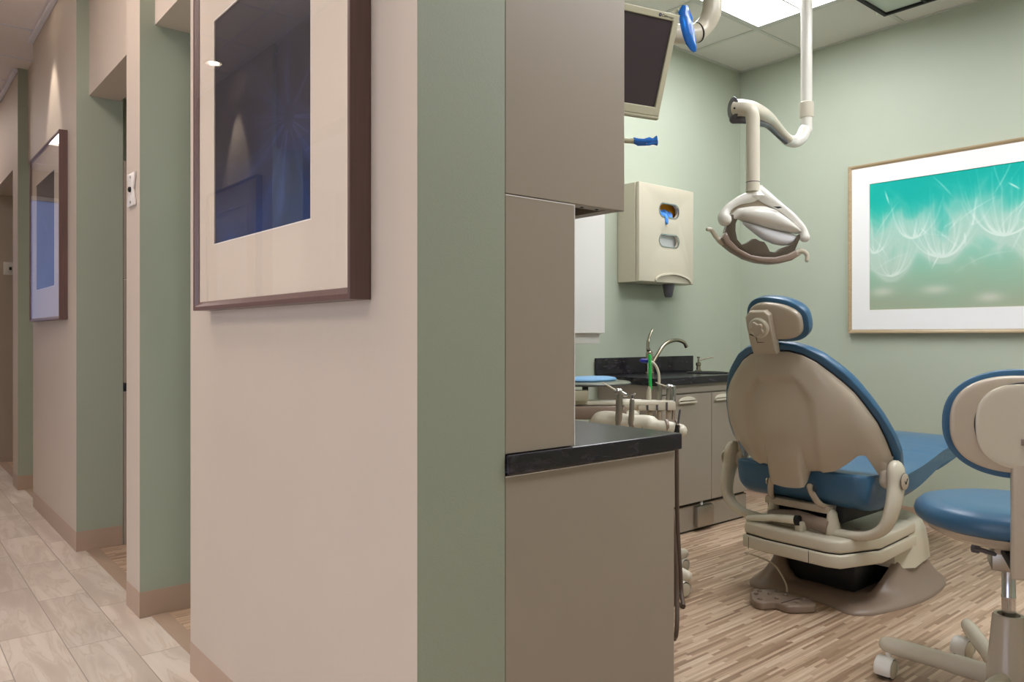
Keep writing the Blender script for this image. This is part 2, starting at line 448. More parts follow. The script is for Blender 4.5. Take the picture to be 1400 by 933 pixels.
# corridor end with an unseen window
bm = BM()
box(bm, -.7, X1, 10.2, 10.32, 0, .25); box(bm, -.7, X1, 10.2, 10.32, 2.7, 3.1)
box(bm, -.7, -.42, 10.2, 10.32, .25, 2.7); box(bm, .74, X1, 10.2, 10.32, .25, 2.7)
struct('wall_end', bm, M['corr'])
bm = BM()
for a in ((-.42, -.37), (.69, .74), (.14, .18)): box(bm, a[0], a[1], 10.22, 10.27, .25, 2.7)
for a in ((.25, .3), (1.2, 1.24), (2.65, 2.7)): box(bm, -.42, .74, 10.22, 10.27, a[0], a[1])
struct('unseen_end_window', bm, M['white'])
bm = BM(); box(bm, -.37, .69, 10.243, 10.247, .3, 2.65); struct('added_softening_pane', bm, M['frostw'])  # frosting added to dim and soften daylight from the unseen end window

# floors
bm = BM(); box(bm, -3.2, .842, -3.3, 10.3, -.1, 0); struct('floor', bm, M['tile'])
bm = BM(); box(bm, .905, WX, -1.6, 8.0, -.1, 0); struct('floor_treatment_room', bm, M['floor'])
bm = BM(); box(bm, .842, .905, -3.3, 10.3, -.1, .003, .001); struct('trim_1', bm, M['strip'])

# ceilings with recessed light bays
def ceiling(name, x0, x1, y0, y1, z, gx, gy, holes, m, mg):
    bm = BM()
    xs = sorted(set([x0, x1]+[h[0] for h in holes]+[h[1] for h in holes])); ys = sorted(set([y0, y1]+[h[2] for h in holes]+[h[3] for h in holes]))
    for a, b in zip(xs, xs[1:]):
        for c, d in zip(ys, ys[1:]):
            mx, my = (a+b)/2, (c+d)/2
            if any(h[0] < mx < h[1] and h[2] < my < h[3] for h in holes): continue
            box(bm, a, b, c, d, z, z+.03)
    w = .012
    def clear(lo, hi, pos, ax):
        segs = [(lo, hi)]
        for h in holes:
            a, b = (h[2], h[3]) if ax == 'x' else (h[0], h[1]); c, d = (h[0], h[1]) if ax == 'x' else (h[2], h[3])
            if a+.02 < pos < b-.02:
                ns = []
                for s in segs:
                    if s[0] < c: ns.append((s[0], min(s[1], c)))
                    if s[1] > d: ns.append((max(s[0], d), s[1]))
                segs = ns
        return segs
    g = gx
    for g in gx:
        for s in clear(y0, y1, g, 'y'): box(bm, g-w, g+w, s[0], s[1], z-.004, z, mi=1)
    for g in gy:
        for s in clear(x0, x1, g, 'x'): box(bm, s[0], s[1], g-w, g+w, z-.0035, z, mi=1)
    for a in ((x0, x0+.02, y0, y1), (x1-.02, x1, y0, y1), (x0, x1, y0, y0+.02), (x0, x1, y1-.02, y1)):
        box(bm, a[0], a[1], a[2], a[3], z-.005, z, mi=1)
    return struct(name, bm, [m, mg])
T = [(2.875, 4.055, 1.975, 2.555), (2.875, 4.055, .145, .725), (1.655, 2.835, .145, .725)]
gxr = [4.065-.61*i for i in range(6)]; gyr = [2.565-.61*i for i in range(7)]
ceiling('ceiling', X1, WX, -1.5, WY, ZR, gxr, gyr, T, M['ceil'], M['grid'])
TC = [(-.27, .31, 2.55, 3.75), (-.27, .31, 7.6, 8.8)]
ceiling('ceiling_corridor', -.49, X1, -3.2, 10.2, ZC, [.32, -.28], [5.565+.61*i for i in range(-13, 8)], TC, M['ceilc'], M['gridc'])
T2 = [(2.3, 3.5, 4.6, 5.2)]
ceiling('ceiling_second_room', X1, WX, WY+.12, 6.45, ZR, [4.065-.61*i for i in range(6)], [3.8+.61*i for i in range(5)], T2, M['ceil'], M['grid'])
ceiling('ceiling_third_room', X1, WX, 6.6, 7.94, ZR, [], [], [], M['ceil'], M['grid'])
TO = [(-2.2, -1.0, .4, 1.0), (-2.2, -1.0, 2.4, 3.0)]
ceiling('ceiling_opposite_room', -3.08, -.49, -1.28, 4.79, ZC+.002, [], [], TO, M['ceil'], M['grid'])
ceiling('ceiling_opposite_far', -3.08, -.7, 4.8, 9, ZR, [], [], [], M['ceil'], M['grid'])
# bright wall angle along the corridor ceiling edge
for i, (y0, y1) in enumerate(((-.75, 2.586), (3.2, 3.4), (4.394, 5.74), (6.41, 7.94))):
    bm = BM(); box(bm, CX-.028, CX-.001, y0, y1, ZC-.03, ZC-.006, .002); struct('trim_%d' % (i+2), bm, M['gridc'])

# skirting
def baseboard(name, segs):
    """segs: list of polylines with outward normal on the left of travel"""
    bm = BM()
    prof = [(0, .102), (.004, .102), (.006, .096), (.006, .022), (.012, .008), (.022, .001), (0, .001)]
    for pts in segs:
        P = [Vector((x, y, 0)) for x, y in pts]; n = len(P); rings = []
        for i, p in enumerate(P):
            ds = []
            if i > 0: ds.append((P[i]-P[i-1]).normalized())
            if i < n-1: ds.append((P[i+1]-P[i]).normalized())
            ns = [Vector((-d.y, d.x, 0)) for d in ds]
            if len(ns) == 2: m_ = (ns[0]+ns[1]); m_ = m_/(m_.dot(ns[0]))
            else: m_ = ns[0]
            rings.append([bm.verts.new(p+m_*a+Vector((0, 0, b))) for a, b in prof])
        k = len(prof)
        for a, b in zip(rings, rings[1:]):
            for j in range(k): bm.faces.new((a[j], a[(j+1) % k], b[(j+1) % k], b[j]))
        bm.faces.new(rings[0]); bm.faces.new(list(reversed(rings[-1])))
    bmesh.ops.recalc_face_normals(bm, faces=bm.faces)
    return struct(name, bm, M['base'])
e = .001
baseboard('baseboard_near', [[(X1-e, 1.235-e), (CX-e, 1.235-e), (CX-e, 2.586+e), (X1, 2.586+e)][::-1]])
baseboard('baseboard_pier', [[(1.05, 3.2-e), (CX-e, 3.2-e), (CX-e, 3.4+e), (1.05, 3.4+e)][::-1]])
baseboard('baseboard_middle', [[(X1-.004, 4.394-e), (CX-e, 4.394-e), (CX-e, 5.74+e), (X1, 5.74+e)][::-1]])
baseboard('baseboard_far_pier', [[(X1, 6.41-e), (CX-e, 6.41-e), (CX-e, 6.65+e), (X1, 6.65+e)][::-1]])
baseboard('baseboard_picture', [[(WX-e, -1.49), (WX-e, WY-.01)]])
baseboard('baseboard_sink', [[(WX-.025, WY-e), (4.11, WY-e)]])
baseboard('baseboard_third_room', [[(4.5, 7.94-e), (1.03, 7.94-e)]])

# ------------------------------------------------------------------ ceiling lights
def troffer(name, h, z, me_, label, group):
    x0, x1, y0, y1 = h
    t = thing(name, ((x0+x1)/2, (y0+y1)/2, z+.06), label, 'ceiling light', group)
    bm = BM(); w = .02
    for a in ((x0, x0+w, y0, y1), (x1-w, x1, y0, y1), (x0+w, x1-w, y0, y0+w), (x0+w, x1-w, y1-w, y1)): box(bm, a[0]+.001*(a[0] == x0), a[1]-.001*(a[1] == x1), a[2]+.001, a[3]-.001, z-.002, z+.06)
    obj('frame', bm, M['grid'], t, smooth=False)
    bm = BM(); box(bm, x0+w, x1-w, y0+w, y1-w, z+.02, z+.03); obj('diffuser', bm, me_, t, smooth=False)
    bm = BM()
    if x1-x0 > y1-y0: box(bm, x0+w, x1-w, (y0+y1)/2-.006, (y0+y1)/2+.006, z+.012, z+.0195)
    else: box(bm, (x0+x1)/2-.006, (x0+x1)/2+.006, y0+w, y1-w, z+.012, z+.0195)
    obj('divider', bm, M['grid'], t, smooth=False)
    bm = BM(); box(bm, x0+.001, x1-.001, y0+.001, y1-.001, z+.061, z+.09); obj('housing', bm, M['grid'], t, smooth=False)
    return t
tl = ['bright fluorescent ceiling light above the sink wall', 'fluorescent ceiling light over the foot of the dental chair', 'added unseen ceiling light near the treatment room entrance']  # last one is unseen, added to light the cabinet panels from above
for h, l in zip(T, tl): troffer('ceiling_light', h, ZR, M['emit'], l, 'treatment room ceiling lights')
for h, l in zip(TC, ('added unseen ceiling light of the corridor before the pier', 'added unseen ceiling light at the far end of the corridor')):
    troffer('ceiling_light', h, ZC, M['emitc'], l, 'added corridor ceiling lights')  # unseen lights added to brighten the corridor
for h, l in zip(TO, ('added unseen ceiling light of the open area across the corridor, beside the camera', 'added unseen ceiling light of the open area across the corridor, opposite the near print')):
    troffer('ceiling_light', h, ZC+.002, M['emito'], l, 'added open area ceiling lights')  # unseen lights added to brighten the near corridor wall
troffer('ceiling_light', T2[0], ZR, M['emitc'], 'added unseen ceiling light of the second treatment room', 'added second room ceiling light')  # unseen, added so the second room has some light

def downlight(x, y, tx, ty, label, power):
    t = thing('recessed_downlight', (x, y, ZC), label, 'downlight', 'recessed corridor downlights')
    bm = BM(); lathe(bm, [(.048, -.004), (.058, -.012), (.066, -.008), (.068, -.0045)], (x, y, ZC), 32); 
    obj('trim_ring', bm, M['white'], t)
    bm = BM(); lathe(bm, [(0, -.0125), (.03, -.0125), (.034, -.0122)], (x, y, ZC), 24); obj('lamp', bm, M['emitd'], t)
    ld = bpy.data.lights.new('downlight_beam', 'SPOT'); ld.energy = power; ld.spot_size = math.radians(46); ld.spot_blend = .5; ld.shadow_soft_size = .02; ld.color = (1, .9, .8)
    lo = bpy.data.objects.new('downlight_beam', ld); COL.objects.link(lo); lo.parent = t; lo.location = (0, 0, -.02)
    d = Vector((tx-x, ty-y, -1.6)); lo.rotation_euler = d.to_track_quat('-Z', 'Y').to_euler()
downlight(.62, 5.0, .80, 5.05, 'recessed round downlight above the far blue framed print', 26)
downlight(.60, 1.75, .80, 1.8, 'recessed round downlight above the near framed print', 16)
downlight(-.32, 5.4, -.49, 5.45, 'recessed round downlight reflected in the picture glass', 34)
for (x, y, l) in ((.18, 2.9, 'added small downlight over corridor near opening'), (.18, 6.3, 'added small downlight over corridor past the middle wall')):
    downlight(x, y, x, y, l, 22)  # extra warm lamps added to brighten the corridor

# ------------------------------------------------------------------ framed prints in the corridor
def wall_frame(name, xw, sgn, y0, y1, z0, z1, dep, fw, art, img, label, group, fmat, matm, lip=.012, glassgap=.006):
    """frame on plane x=xw, room side towards sgn*x ; art=(y0,y1,z0,z1)"""
    t = thing(name, (xw+sgn*dep/2, (y0+y1)/2, z0), label, 'framed print', group)
    f = xw+sgn*dep; X = lambda d: xw+sgn*(dep-d)
    # four mitred bars with a slight inner slope
    bm = BM()
    def ring(x, i): return [bm.verts.new((x, a, b)) for a, b in ((y0+i, z0+i), (y1-i, z0+i), (y1-i, z1-i), (y0+i, z1-i))]
    rs = [ring(xw+sgn*.0015, 0), ring(X(.001), 0), ring(X(0), .001), ring(X(.001), fw*.45), ring(X(.010), fw), ring(xw+sgn*.0015, fw)]
    for a, b in zip(rs, rs[1:]+rs[:1]):
        for k in range(4): bm.faces.new((a[k], a[(k+1) % 4], b[(k+1) % 4], b[k]))
    bmesh.ops.recalc_face_normals(bm, faces=bm.faces)
    obj('frame', bm, fmat, t, smooth=False)
    b0 = xw+sgn*(dep-lip-.004); b1 = xw+sgn*(dep-lip)
    bm = BM(); box(bm, min(xw+sgn*.003, b0), max(xw+sgn*.003, b0), y0+fw, y1-fw, z0+fw, z1-fw); obj('backing', bm, M['matw'], t, smooth=False)
    a0, a1, c0, c1 = art
    bm = BM()
    fn = lambda a, b, d: Vector((b0+sgn*d, a, b))
    prism(bm, [(y0+fw, z0+fw), (y1-fw, z0+fw), (y1-fw, z1-fw), (y0+fw, z1-fw)], fn, .0008, .004, holes=[[(a0, c0), (a1, c0), (a1, c1), (a0, c1)]])
    obj('mat_board', bm, matm, t, smooth=False)
    bm = BM(); w = .003
    for q in ((a0-w, a1+w, c0-w, c0), (a0-w, a1+w, c1, c1+w), (a0-w, a0, c0, c1), (a1, a1+w, c0, c1)):
        xa, xb = sorted((b0+sgn*.004, b0+sgn*.0047)); box(bm, xa, xb, *q)
    obj('mat_bevel', bm, M['edge'], t, smooth=False)
    if sgn < 0: grid_art('artwork', attr_mat(name+'_ink'), t, (b0+sgn*.0006, a1, c1), (0, -1, 0), (0, 0, -1), a1-a0, c1-c0, img)
    xa, xb = sorted((xw+sgn*(dep-glassgap), xw+sgn*(dep-glassgap+.002)))
    if glassgap: bm = BM(); box(bm, xa, xb, y0+fw, y1-fw, z0+fw, z1-fw); obj('glass_pane', bm, M['glass'], t, smooth=False)
    return t

def blur(a, k):
    for ax in (0, 1):
        for _ in range(2):
            p = np.concatenate([np.repeat(a.take([0], ax), k, ax), a, np.repeat(a.take([-1], ax), k, ax)], ax)
            c = np.cumsum(p, ax); n = a.shape[ax]
            lo = np.concatenate([np.zeros_like(c.take([0], ax)), c.take(range(n-1), ax)], ax)
            a = (c.take(range(2*k, 2*k+n), ax)-lo)/(2*k+1)
    return a
def splat(img, P, val):
    h, w = img.shape; x = P[:, 0]*(w-1); y = P[:, 1]*(h-1); ok = (x > 1) & (x < w-2) & (y > 1) & (y < h-2)
    x = x[ok]; y = y[ok]; v = np.broadcast_to(val, ok.shape)[ok] if np.ndim(val) else val
    xi = x.astype(int); yi = y.astype(int); fx = x-xi; fy = y-yi
    for dx, dy, ww in ((0, 0, (1-fx)*(1-fy)), (1, 0, fx*(1-fy)), (0, 1, (1-fx)*fy), (1, 1, fx*fy)): np.add.at(img, (yi+dy, xi+dx), ww*v)
def navy(h=220, w=220):
    Y, X = np.mgrid[0:1:h*1j, 0:1:w*1j]
    n = blur(rng.random((h, w)), 14); n = (n-n.min())/(n.max()-n.min())
    base = np.array([24, 28, 44])[None, None]+np.array([10, 28, 54])[None, None]*(sm_arr((Y-.55)/.45)[..., None]*(.5+.7*n[..., None]))
    L = np.zeros((h, w)); c = np.array([.80, .60])
    for k in range(26):
        a = rng.random()*2*PI; r = np.linspace(.05, .25+.5*rng.random(), 500); cur = (rng.random()-.5)*.6
        splat(L, np.stack([c[0]+np.cos(a+cur*r)*r, c[1]+np.sin(a+cur*r)*r], -1), .22*(1-r/r.max()))
    L2 = blur(L, 3)*3.0+blur(L, 9)*4
    for k in range(7):
        cx, cy, q = rng.random(), rng.random(), .02+.03*rng.random(); a = np.linspace(.5, 2.6, 120)
        splat(L, np.stack([cx+np.cos(a)*q, cy+np.sin(a)*q], -1), .25)
    return base+np.clip(L2, 0, .5)[..., None]*np.array([20, 28, 46])+np.clip(L, 0, 1)[..., None]*np.array([14, 18, 30])
def sm_arr(x): x = np.clip(x, 0, 1); return x*x*(3-2*x)

wall_frame('framed_print', CX, -1, 1.41, 2.40, 1.175, 2.18, .05, .025, (1.616, 2.249, 1.365, 2.01), navy(),
           'large dark wood framed navy print on the near beige corridor wall', 'navy framed prints along the corridor', M['fr1'], M['matb'])
wall_frame('framed_print', CX, -1, 4.61, 5.576, 1.185, 2.187, .042, .018, (4.81, 5.42, 1.375, 2.01), navy(),
           'dark wood framed print on the middle corridor wall, seen edge-on at left', 'navy framed prints along the corridor', M['fr1'], M['matb'])
t = wall_frame('framed_print', -.49, 1, 4.97, 5.95, 1.175, 2.17, .042, .018, (5.17, 5.75, 1.365, 2.0), None,
           'dark framed print seen only as a reflection in the near picture glass', 'navy framed prints along the corridor', M['fr1'], M['matb'])
grid_art('artwork', attr_mat('reflected_ink'), t, (-.49+.0245, 5.17, 2.0), (0, 1, 0), (0, 0, -1), .58, .635, navy())

# ------------------------------------------------------------------ dandelion picture
def dandelion(h=330, w=520):
    Y, X = np.mgrid[0:1:h*1j, 0:1:w*1j]
    def noise(k):
        a = blur(rng.random((h, w)), k); return (a-a.min())/(a.max()-a.min())
    n = noise(24); n2 = noise(10); n3 = noise(16)
    t = np.clip(Y*1.15+.5*(n-.5)-.10*np.exp(-((X-.28)/.10)**2)*(Y < .6), 0, 1)
    ks = np.array([0, .2, .45, .7, 1]); cs = np.array([[0, 172, 160], [24, 180, 164], [104, 194, 172], [146, 184, 158], [160, 172, 148]])
    img = np.stack([np.interp(t, ks, cs[:, i]) for i in range(3)], -1)
    heads = [(.10, .74, .19, .6), (.33, .62, .19, 1), (.58, .50, .20, .9), (.84, .58, .20, .9), (.20, .46, .13, .5), (.45, .40, .13, .4), (.02, .55, .14, .4), (.70, .66, .14, .4)]
    sharp = np.zeros((h, w)); soft = np.zeros((h, w))
    for cx, cy, R, st in heads:
        for k in range(80):
            a = (rng.random()-.5)*2; a = math.copysign(abs(a)**.75, a); r = np.linspace(0, 1, 500)
            ph = r*(1.2+1.2*rng.random()); px = cx+a*R*.72*np.sin(np.minimum(ph, 1.6))*(1+.35*np.maximum(0, ph-1)*abs(a))+(rng.random()-.5)*.05*r
            py = cy-R*1.3*(1-np.cos(ph))*(.9+.5*rng.random())
            splat(sharp if rng.random() < .34*st else soft, np.stack([px, py], -1), (.42 if st > .7 else .3)*(1-.75*r)*(.5+rng.random()*.7))
    for k in range(190):                      # straight plume hairs in all directions
        x0 = rng.random()*1.1-.05; y0 = .15+.6*rng.random(); a = -PI/2+(rng.random()-.5)*1.9; Lh = .08+.3*rng.random(); r = np.linspace(0, Lh, 400)
        b = (rng.random()-.5)*2.2
        splat(sharp if rng.random() < .35 else soft, np.stack([x0+np.cos(a+b*r)*r*.66, y0+np.sin(a+b*r)*r], -1), .30*(.3+rng.random())*np.abs(np.sin(PI*r/Lh)))
    haze = np.exp(-((Y-.50-.10*(n3-.5))/.22)**2)*(.25+.75*n3)
    s = np.clip(blur(sharp, 1)*.75, 0, .7); f = np.clip(blur(soft, 3)*.5+blur(soft+sharp, 9)*.75+blur(soft, 26)*.5, 0, .7)
    f = np.clip(f*(.5+.5*sm_arr((Y-.05)/.4))*(.55+.7*n2)+.42*haze, 0, .8)
    hz = np.array([196, 214, 202])
    img = img*(1-f[..., None])+hz*f[..., None]
    img = img*(1-s[..., None])+np.array([226, 238, 230])*s[..., None]
    for x_, y_, q in ((.06, .86, .05), (.30, .86, .06), (.52, .93, .05), (.75, .84, .06), (.93, .9, .05)):
        g = np.exp(-(((X-x_)/q)**2+((Y-y_)/.035)**2)); img = img*(1-.5*g[..., None])+np.array([232, 226, 216])*.5*g[..., None]
    return img
PW = 1.50
wall_frame('framed_photograph', WX, -1, 2.276-PW, 2.276, 1.114, 2.138, .036, .022, (2.276-PW+.13, 2.146, 1.2545, 2.014), dandelion(),
           'wide teal dandelion photograph in a champagne frame on the green wall', 'wall photograph', M['fr3'], M['matw'], lip=.008, glassgap=0)

# ------------------------------------------------------------------ near cabinets (base, worktop, tower, wall unit)
def base_cab(x0, x1, y0, y1, ztop, label, group):
    t = thing('base_cabinet', ((x0+x1)/2, (y0+y1)/2, 0), label, 'cabinet', group)
    bm = BM(); box(bm, x0, x1, y0, y0+.02, 0, ztop, .0015); ep = obj('end_panel', bm, M['lam'], t, smooth=False)
    bm = BM(); box(bm, x0, x1, y0-.001, y0, ztop-.0022, ztop); obj('edge_highlight', bm, M['wlam'], ep, smooth=False, label='painted pale edge highlight')  # pale strip stands in for light caught on the panel edge
    bm = BM(); box(bm, x0, x1-.022, y0+.0205, y1, .1, ztop-.004); box(bm, x0, x1-.07, y0+.0205, y1, 0, .1); obj('body', bm, M['lam'], t, smooth=False)
    n = 3; W = (y1-y0-.03)/n
    for i in range(n):
        a = y0+.024+i*W; bm = BM(); box(bm, x1-.0215, x1-.002, a, a+W-.004, .11, ztop-.19, .0015)
        d = obj('door', bm, M['lam'], t, smooth=False)
        bm = BM(); tube(bm, [(x1-.003, a+W*.35, ztop-.24), (x1+.006, a+W*.38, ztop-.24), (x1+.006, a+W*.62, ztop-.24), (x1-.003, a+W*.65, ztop-.24)], .004, 8); obj('handle', bm, M['steel'], d)
        bm = BM(); box(bm, x1-.0215, x1-.002, a, a+W-.004, ztop-.184, ztop-.02, .0015)
        d = obj('drawer', bm, M['lam'], t, smooth=False)
        bm = BM(); tube(bm, [(x1-.003, a+W*.35, ztop-.1), (x1+.006, a+W*.38, ztop-.1), (x1+.006, a+W*.62, ztop-.1), (x1-.003, a+W*.65, ztop-.1)], .004, 8); obj('handle', bm, M['steel'], d)
    return t
XA = X1+.002
def near_set(dy, which):
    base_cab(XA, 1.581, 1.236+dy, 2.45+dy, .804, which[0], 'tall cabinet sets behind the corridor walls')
    bm = BM(); box(bm, XA, 1.602, 1.226+dy, 2.46+dy, .807, .849, .004); tag(obj('worktop', bm, M['stone'], smooth=False), which[1], 'worktop')
    t = thing('tower_cabinet', (1.12, 1.45+dy, .85), which[2], 'cabinet')
    bm = BM(); box(bm, XA, 1.205, 1.2555+dy, 1.75+dy, .8505, 1.394); obj('body', bm, M['lam'], t, smooth=False)
    bm = BM(); box(bm, XA, 1.222, 1.236+dy, 1.255+dy, .8505, 1.396, .0015); ep = obj('end_panel', bm, M['lam'], t, smooth=False)
    bm = BM(); box(bm, XA, 1.2232, 1.2352+dy, 1.2362+dy, 1.3945, 1.3968); box(bm, 1.2212, 1.2232, 1.2352+dy, 1.2362+dy, .8505, 1.3944); obj('edge_highlight', bm, M['wlam'], ep, smooth=False, label='painted pale edge highlight')  # edge glints of the tower panel put in as pale strips
    bm = BM(); box(bm, 1.2055, 1.222, 1.2575+dy, 1.75+dy, .852, 1.394, .0015); obj('door', bm, M['lam'], t, smooth=False)
    t = thing('wall_cabinet', (1.2, 1.5+dy, 1.4), which[3], 'cabinet')
    bm = BM(); box(bm, XA, 1.391, 1.236+dy, 1.256+dy, 1.399, 2.02, .0015); obj('end_panel', bm, M['lam'], t, smooth=False)
    bm = BM()
    box(bm, XA, 1.37, 1.2565+dy, 1.75+dy, 1.43, 2.02); box(bm, 1.352, 1.37, 1.2565+dy, 1.75+dy, 1.4, 1.43)
    box(bm, XA, 1.352, 1.2565+dy, 1.285+dy, 1.402, 1.43)
    obj('body', bm, M['lam'], t, smooth=False)
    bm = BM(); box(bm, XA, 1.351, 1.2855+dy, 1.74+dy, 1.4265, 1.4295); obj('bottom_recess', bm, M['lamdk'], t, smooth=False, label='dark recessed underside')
    for i, px in enumerate((1.24, 1.28, 1.33)):
        bm = BM(); cyl(bm, (px, 1.27+dy, 1.4005), (px, 1.27+dy, 1.4025), .004, 12); obj('screw_hole', bm, M['black'], t)
    bm = BM(); box(bm, 1.3705, 1.391, 1.2585+dy, 1.75+dy, 1.4, 2.02, .0015); obj('door', bm, M['lam'], t, smooth=False)
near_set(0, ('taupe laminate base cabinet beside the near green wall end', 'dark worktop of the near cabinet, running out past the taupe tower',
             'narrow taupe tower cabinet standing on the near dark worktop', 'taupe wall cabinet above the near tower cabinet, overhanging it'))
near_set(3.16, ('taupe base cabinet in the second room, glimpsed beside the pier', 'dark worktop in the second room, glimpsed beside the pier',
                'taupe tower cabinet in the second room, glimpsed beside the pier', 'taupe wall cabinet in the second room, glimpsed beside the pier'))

# ------------------------------------------------------------------ sink cabinet, worktop, faucets
SX0, SX1, SY = 3.215, 4.055, 2.63
t = thing('sink_cabinet', ((SX0+SX1)/2, 2.83, 0), 'taupe two door sink cabinet under the dark worktop by the far wall', 'cabinet')
bm = BM(); box(bm, SX0, SX1, SY+.001, WY-.002, .16, .829, .001); obj('body', bm, M['lam'], t, smooth=False)
bm = BM(); box(bm, SX0, SX1, SY, SY+.4, .012, .148, .001); obj('plinth', bm, M['lam'], t, smooth=False)
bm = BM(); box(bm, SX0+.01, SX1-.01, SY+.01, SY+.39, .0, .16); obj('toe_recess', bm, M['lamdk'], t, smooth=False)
mid = 3.675
for a, b in ((SX0+.004, mid-.002), (mid+.002, SX1-.002)):
    bm = BM(); box(bm, a, b, SY-.022, SY-.0005, .168, .775, .002); d = obj('door', bm, M['lam'], t, smooth=False)
    # curved cup pull, a shallow hooded arc
    bm = BM(); c = a+.225 if a < 3.5 else a+.10
    arc = [(c+.075*math.cos(q), .738+.026*math.sin(q)) for q in np.linspace(0, PI, 18)]
    arc2 = []
    prism(bm, arc+arc2, lambda p, q, dd: Vector((p, SY-.022-dd, q)), -.001, .012, .005)
    box(bm, c-.078, c+.078, SY-.038, SY-.0225, .726, .7365, .003)
    obj('handle', bm, M['shell2'], d)
bm = BM(); box(bm, SX0, SX1, SY-.012, SY-.0005, .782, .829, .001); obj('top_rail', bm, M['lam'], t, smooth=False)

t = thing('knee_switch', (3.61, SY-.04, .02), 'square brushed steel kick plate on the sink cabinet plinth', 'switch')
bm = BM(); box(bm, 3.535, 3.683, SY-.034, SY-.001, .028, .142, .003); obj('plate', bm, M['steel'], t)
bm = BM(); tube(bm, [(3.6, SY-.006, .143), (3.6, SY-.006, .165)], .008, 10); obj('conduit', bm, M['wlam'], t)

t = thing('sink_worktop', (3.65, 2.83, .83), 'dark laminate worktop with backsplash and sunken sink by the far wall', 'worktop')
bm = BM()
ov = [(3.90+.11*math.cos(q), 2.80+.12*math.sin(q)) for q in np.linspace(0, 2*PI, 40, endpoint=False)]
prism(bm, [(3.185, 2.595), (4.085, 2.595), (4.085, WY-.002), (3.185, WY-.002)], lambda a, b, d: Vector((a, b, d)), .831, .872, .003, holes=[ov])
obj('slab', bm, M['stone'], t, smooth=False)
bm = BM(); box(bm, 3.185, 4.085, WY-.022, WY-.002, .8725, .97, .003); obj('backsplash', bm, M['stone'], t, smooth=False)
bm = BM(); lathe(bm, [(.112, 0), (.120, .004), (.112, .006), (.104, .003), (.09, -.005), (.085, -.01)], (3.90, 2.80, .8725), 40, sy=1.08); obj('sink_rim', bm, M['black'], t, label='black sink rim')
bm = BM(); box(bm, 3.80, 4.00, 2.70, 2.90, .831, .833); obj('sink_bottom', bm, M['steel'], t)

t = thing('faucet', (3.52, 2.97, .873), 'brushed nickel gooseneck faucet with tall curved lever', 'faucet')
FX, FY = 3.515, 2.93
bm = BM(); lathe(bm, [(.03, 0), (.03, .008), (.024, .014), (.022, .10), (.019, .13), (.01, .14)], (FX, FY, .873), 24); obj('body', bm, M['nickel'], t)
bm = BM(); tube(bm, spline([(FX+.01, FY, .91), (FX+.06, FY-.008, .98), (FX+.12, FY-.016, 1.045), (FX+.20, FY-.03, 1.072), (FX+.27, FY-.04, 1.06), (FX+.295, FY-.045, 1.03)], 8), [.011]*40+[.013], 14); obj('spout', bm, M['nickel'], t)
bm = BM(); tube(bm, spline([(FX, FY, .99), (FX-.012, FY, 1.03), (FX-.008, FY, 1.075), (FX+.012, FY, 1.115), (FX+.03, FY, 1.135)], 6), [.014]*6+[.011]*6+[.008]*6+[.007]*6+[.009], 12, sq=.7); obj('lever', bm, M['nickel'], t)
t = thing('soap_dispenser', (4.0, 2.96, .873), 'small nickel soap pump at the right end of the sink backsplash', 'soap dispenser')
bm = BM(); lathe(bm, [(.022, 0), (.022, .006), (.014, .012), (.012, .035), (.016, .04), (.016, .055), (.006, .062), (.005, .085), (.009, .087), (.009, .094)], (3.99, 2.93, .873), 20); obj('body', bm, M['nickel'], t)
bm = BM(); tube(bm, [(3.99, 2.93, .945), (4.08, 2.88, .965)], [.005, .004], 10); obj('spout', bm, M['nickel'], t)

# ------------------------------------------------------------------ white wall cabinet and glove dispenser
t = thing('white_wall_cabinet', (2.8, 2.93, 1.06), 'white wall mounted cabinet, partly hidden behind the near tower', 'cabinet')
bm = BM(); box(bm, 2.5, 3.0, 2.82, WY-.002, 1.11, 1.95, .002); obj('body', bm, M['wlam'], t, smooth=False)
bm = BM(); box(bm, 2.5, 2.995, 2.80, 2.8195, 1.112, 1.95, .002); obj('door', bm, M['wlam'], t, smooth=False)
bm = BM(); box(bm, 2.5, 2.985, 2.83, WY-.002, 1.056, 1.1095, .001); obj('light_rail', bm, M['wlam'], t, smooth=False)
bm = BM(); box(bm, 3.0, 3.022, 2.83, 2.85, 1.2, 1.25, .004); obj('latch', bm, M['brass'], t)

GX0, GX1, GF, GZ0, GZ1 = 3.38, 3.893, 2.895, 1.412, 1.988
t = thing('glove_dispenser', ((GX0+GX1)/2, 2.97, GZ0), 'beige wall dispenser box with two oval openings and a grey nozzle', 'dispenser')
bm = BM()
box(bm, GX0, GX0+.012, GF+.03, WY-.002, GZ0, GZ1, .003); box(bm, GX1-.012, GX1, GF+.03, WY-.002, GZ0, GZ1, .003)
box(bm, GX0+.012, GX1-.012, GF+.03, WY-.002, GZ0, GZ0+.012); box(bm, GX0+.012, GX1-.012, GF+.03, WY-.002, GZ1-.012, GZ1); box(bm, GX0+.012, GX1-.012, WY-.02, WY-.002, GZ0, GZ1)
obj('case', bm, M['shell2'], t, smooth=False)
def stadium(cx, cz, a, b, n=14):
    return [(cx+a-b+b*math.cos(q), cz+b*math.sin(q)) for q in np.linspace(-PI/2, PI/2, n)]+[(cx-a+b+b*math.cos(q), cz+b*math.sin(q)) for q in np.linspace(PI/2, 3*PI/2, n)]
hc = 3.655; h1, h2 = 1.845, 1.665
bm = BM()
rr = .012
prism(bm, [(GX0+.004, GZ0+.002), (GX1, GZ0+.002), (GX1, GZ1), (GX0+.004, GZ1)], lambda a, b, d: Vector((a, GF+d, b)), 0, .028, .006, holes=[stadium(hc, h1, .092, .04), stadium(hc, h2, .092, .036)], segs=3)
cv = obj('front_cover', bm, M['shell2'], t, smooth=True, angle=50)
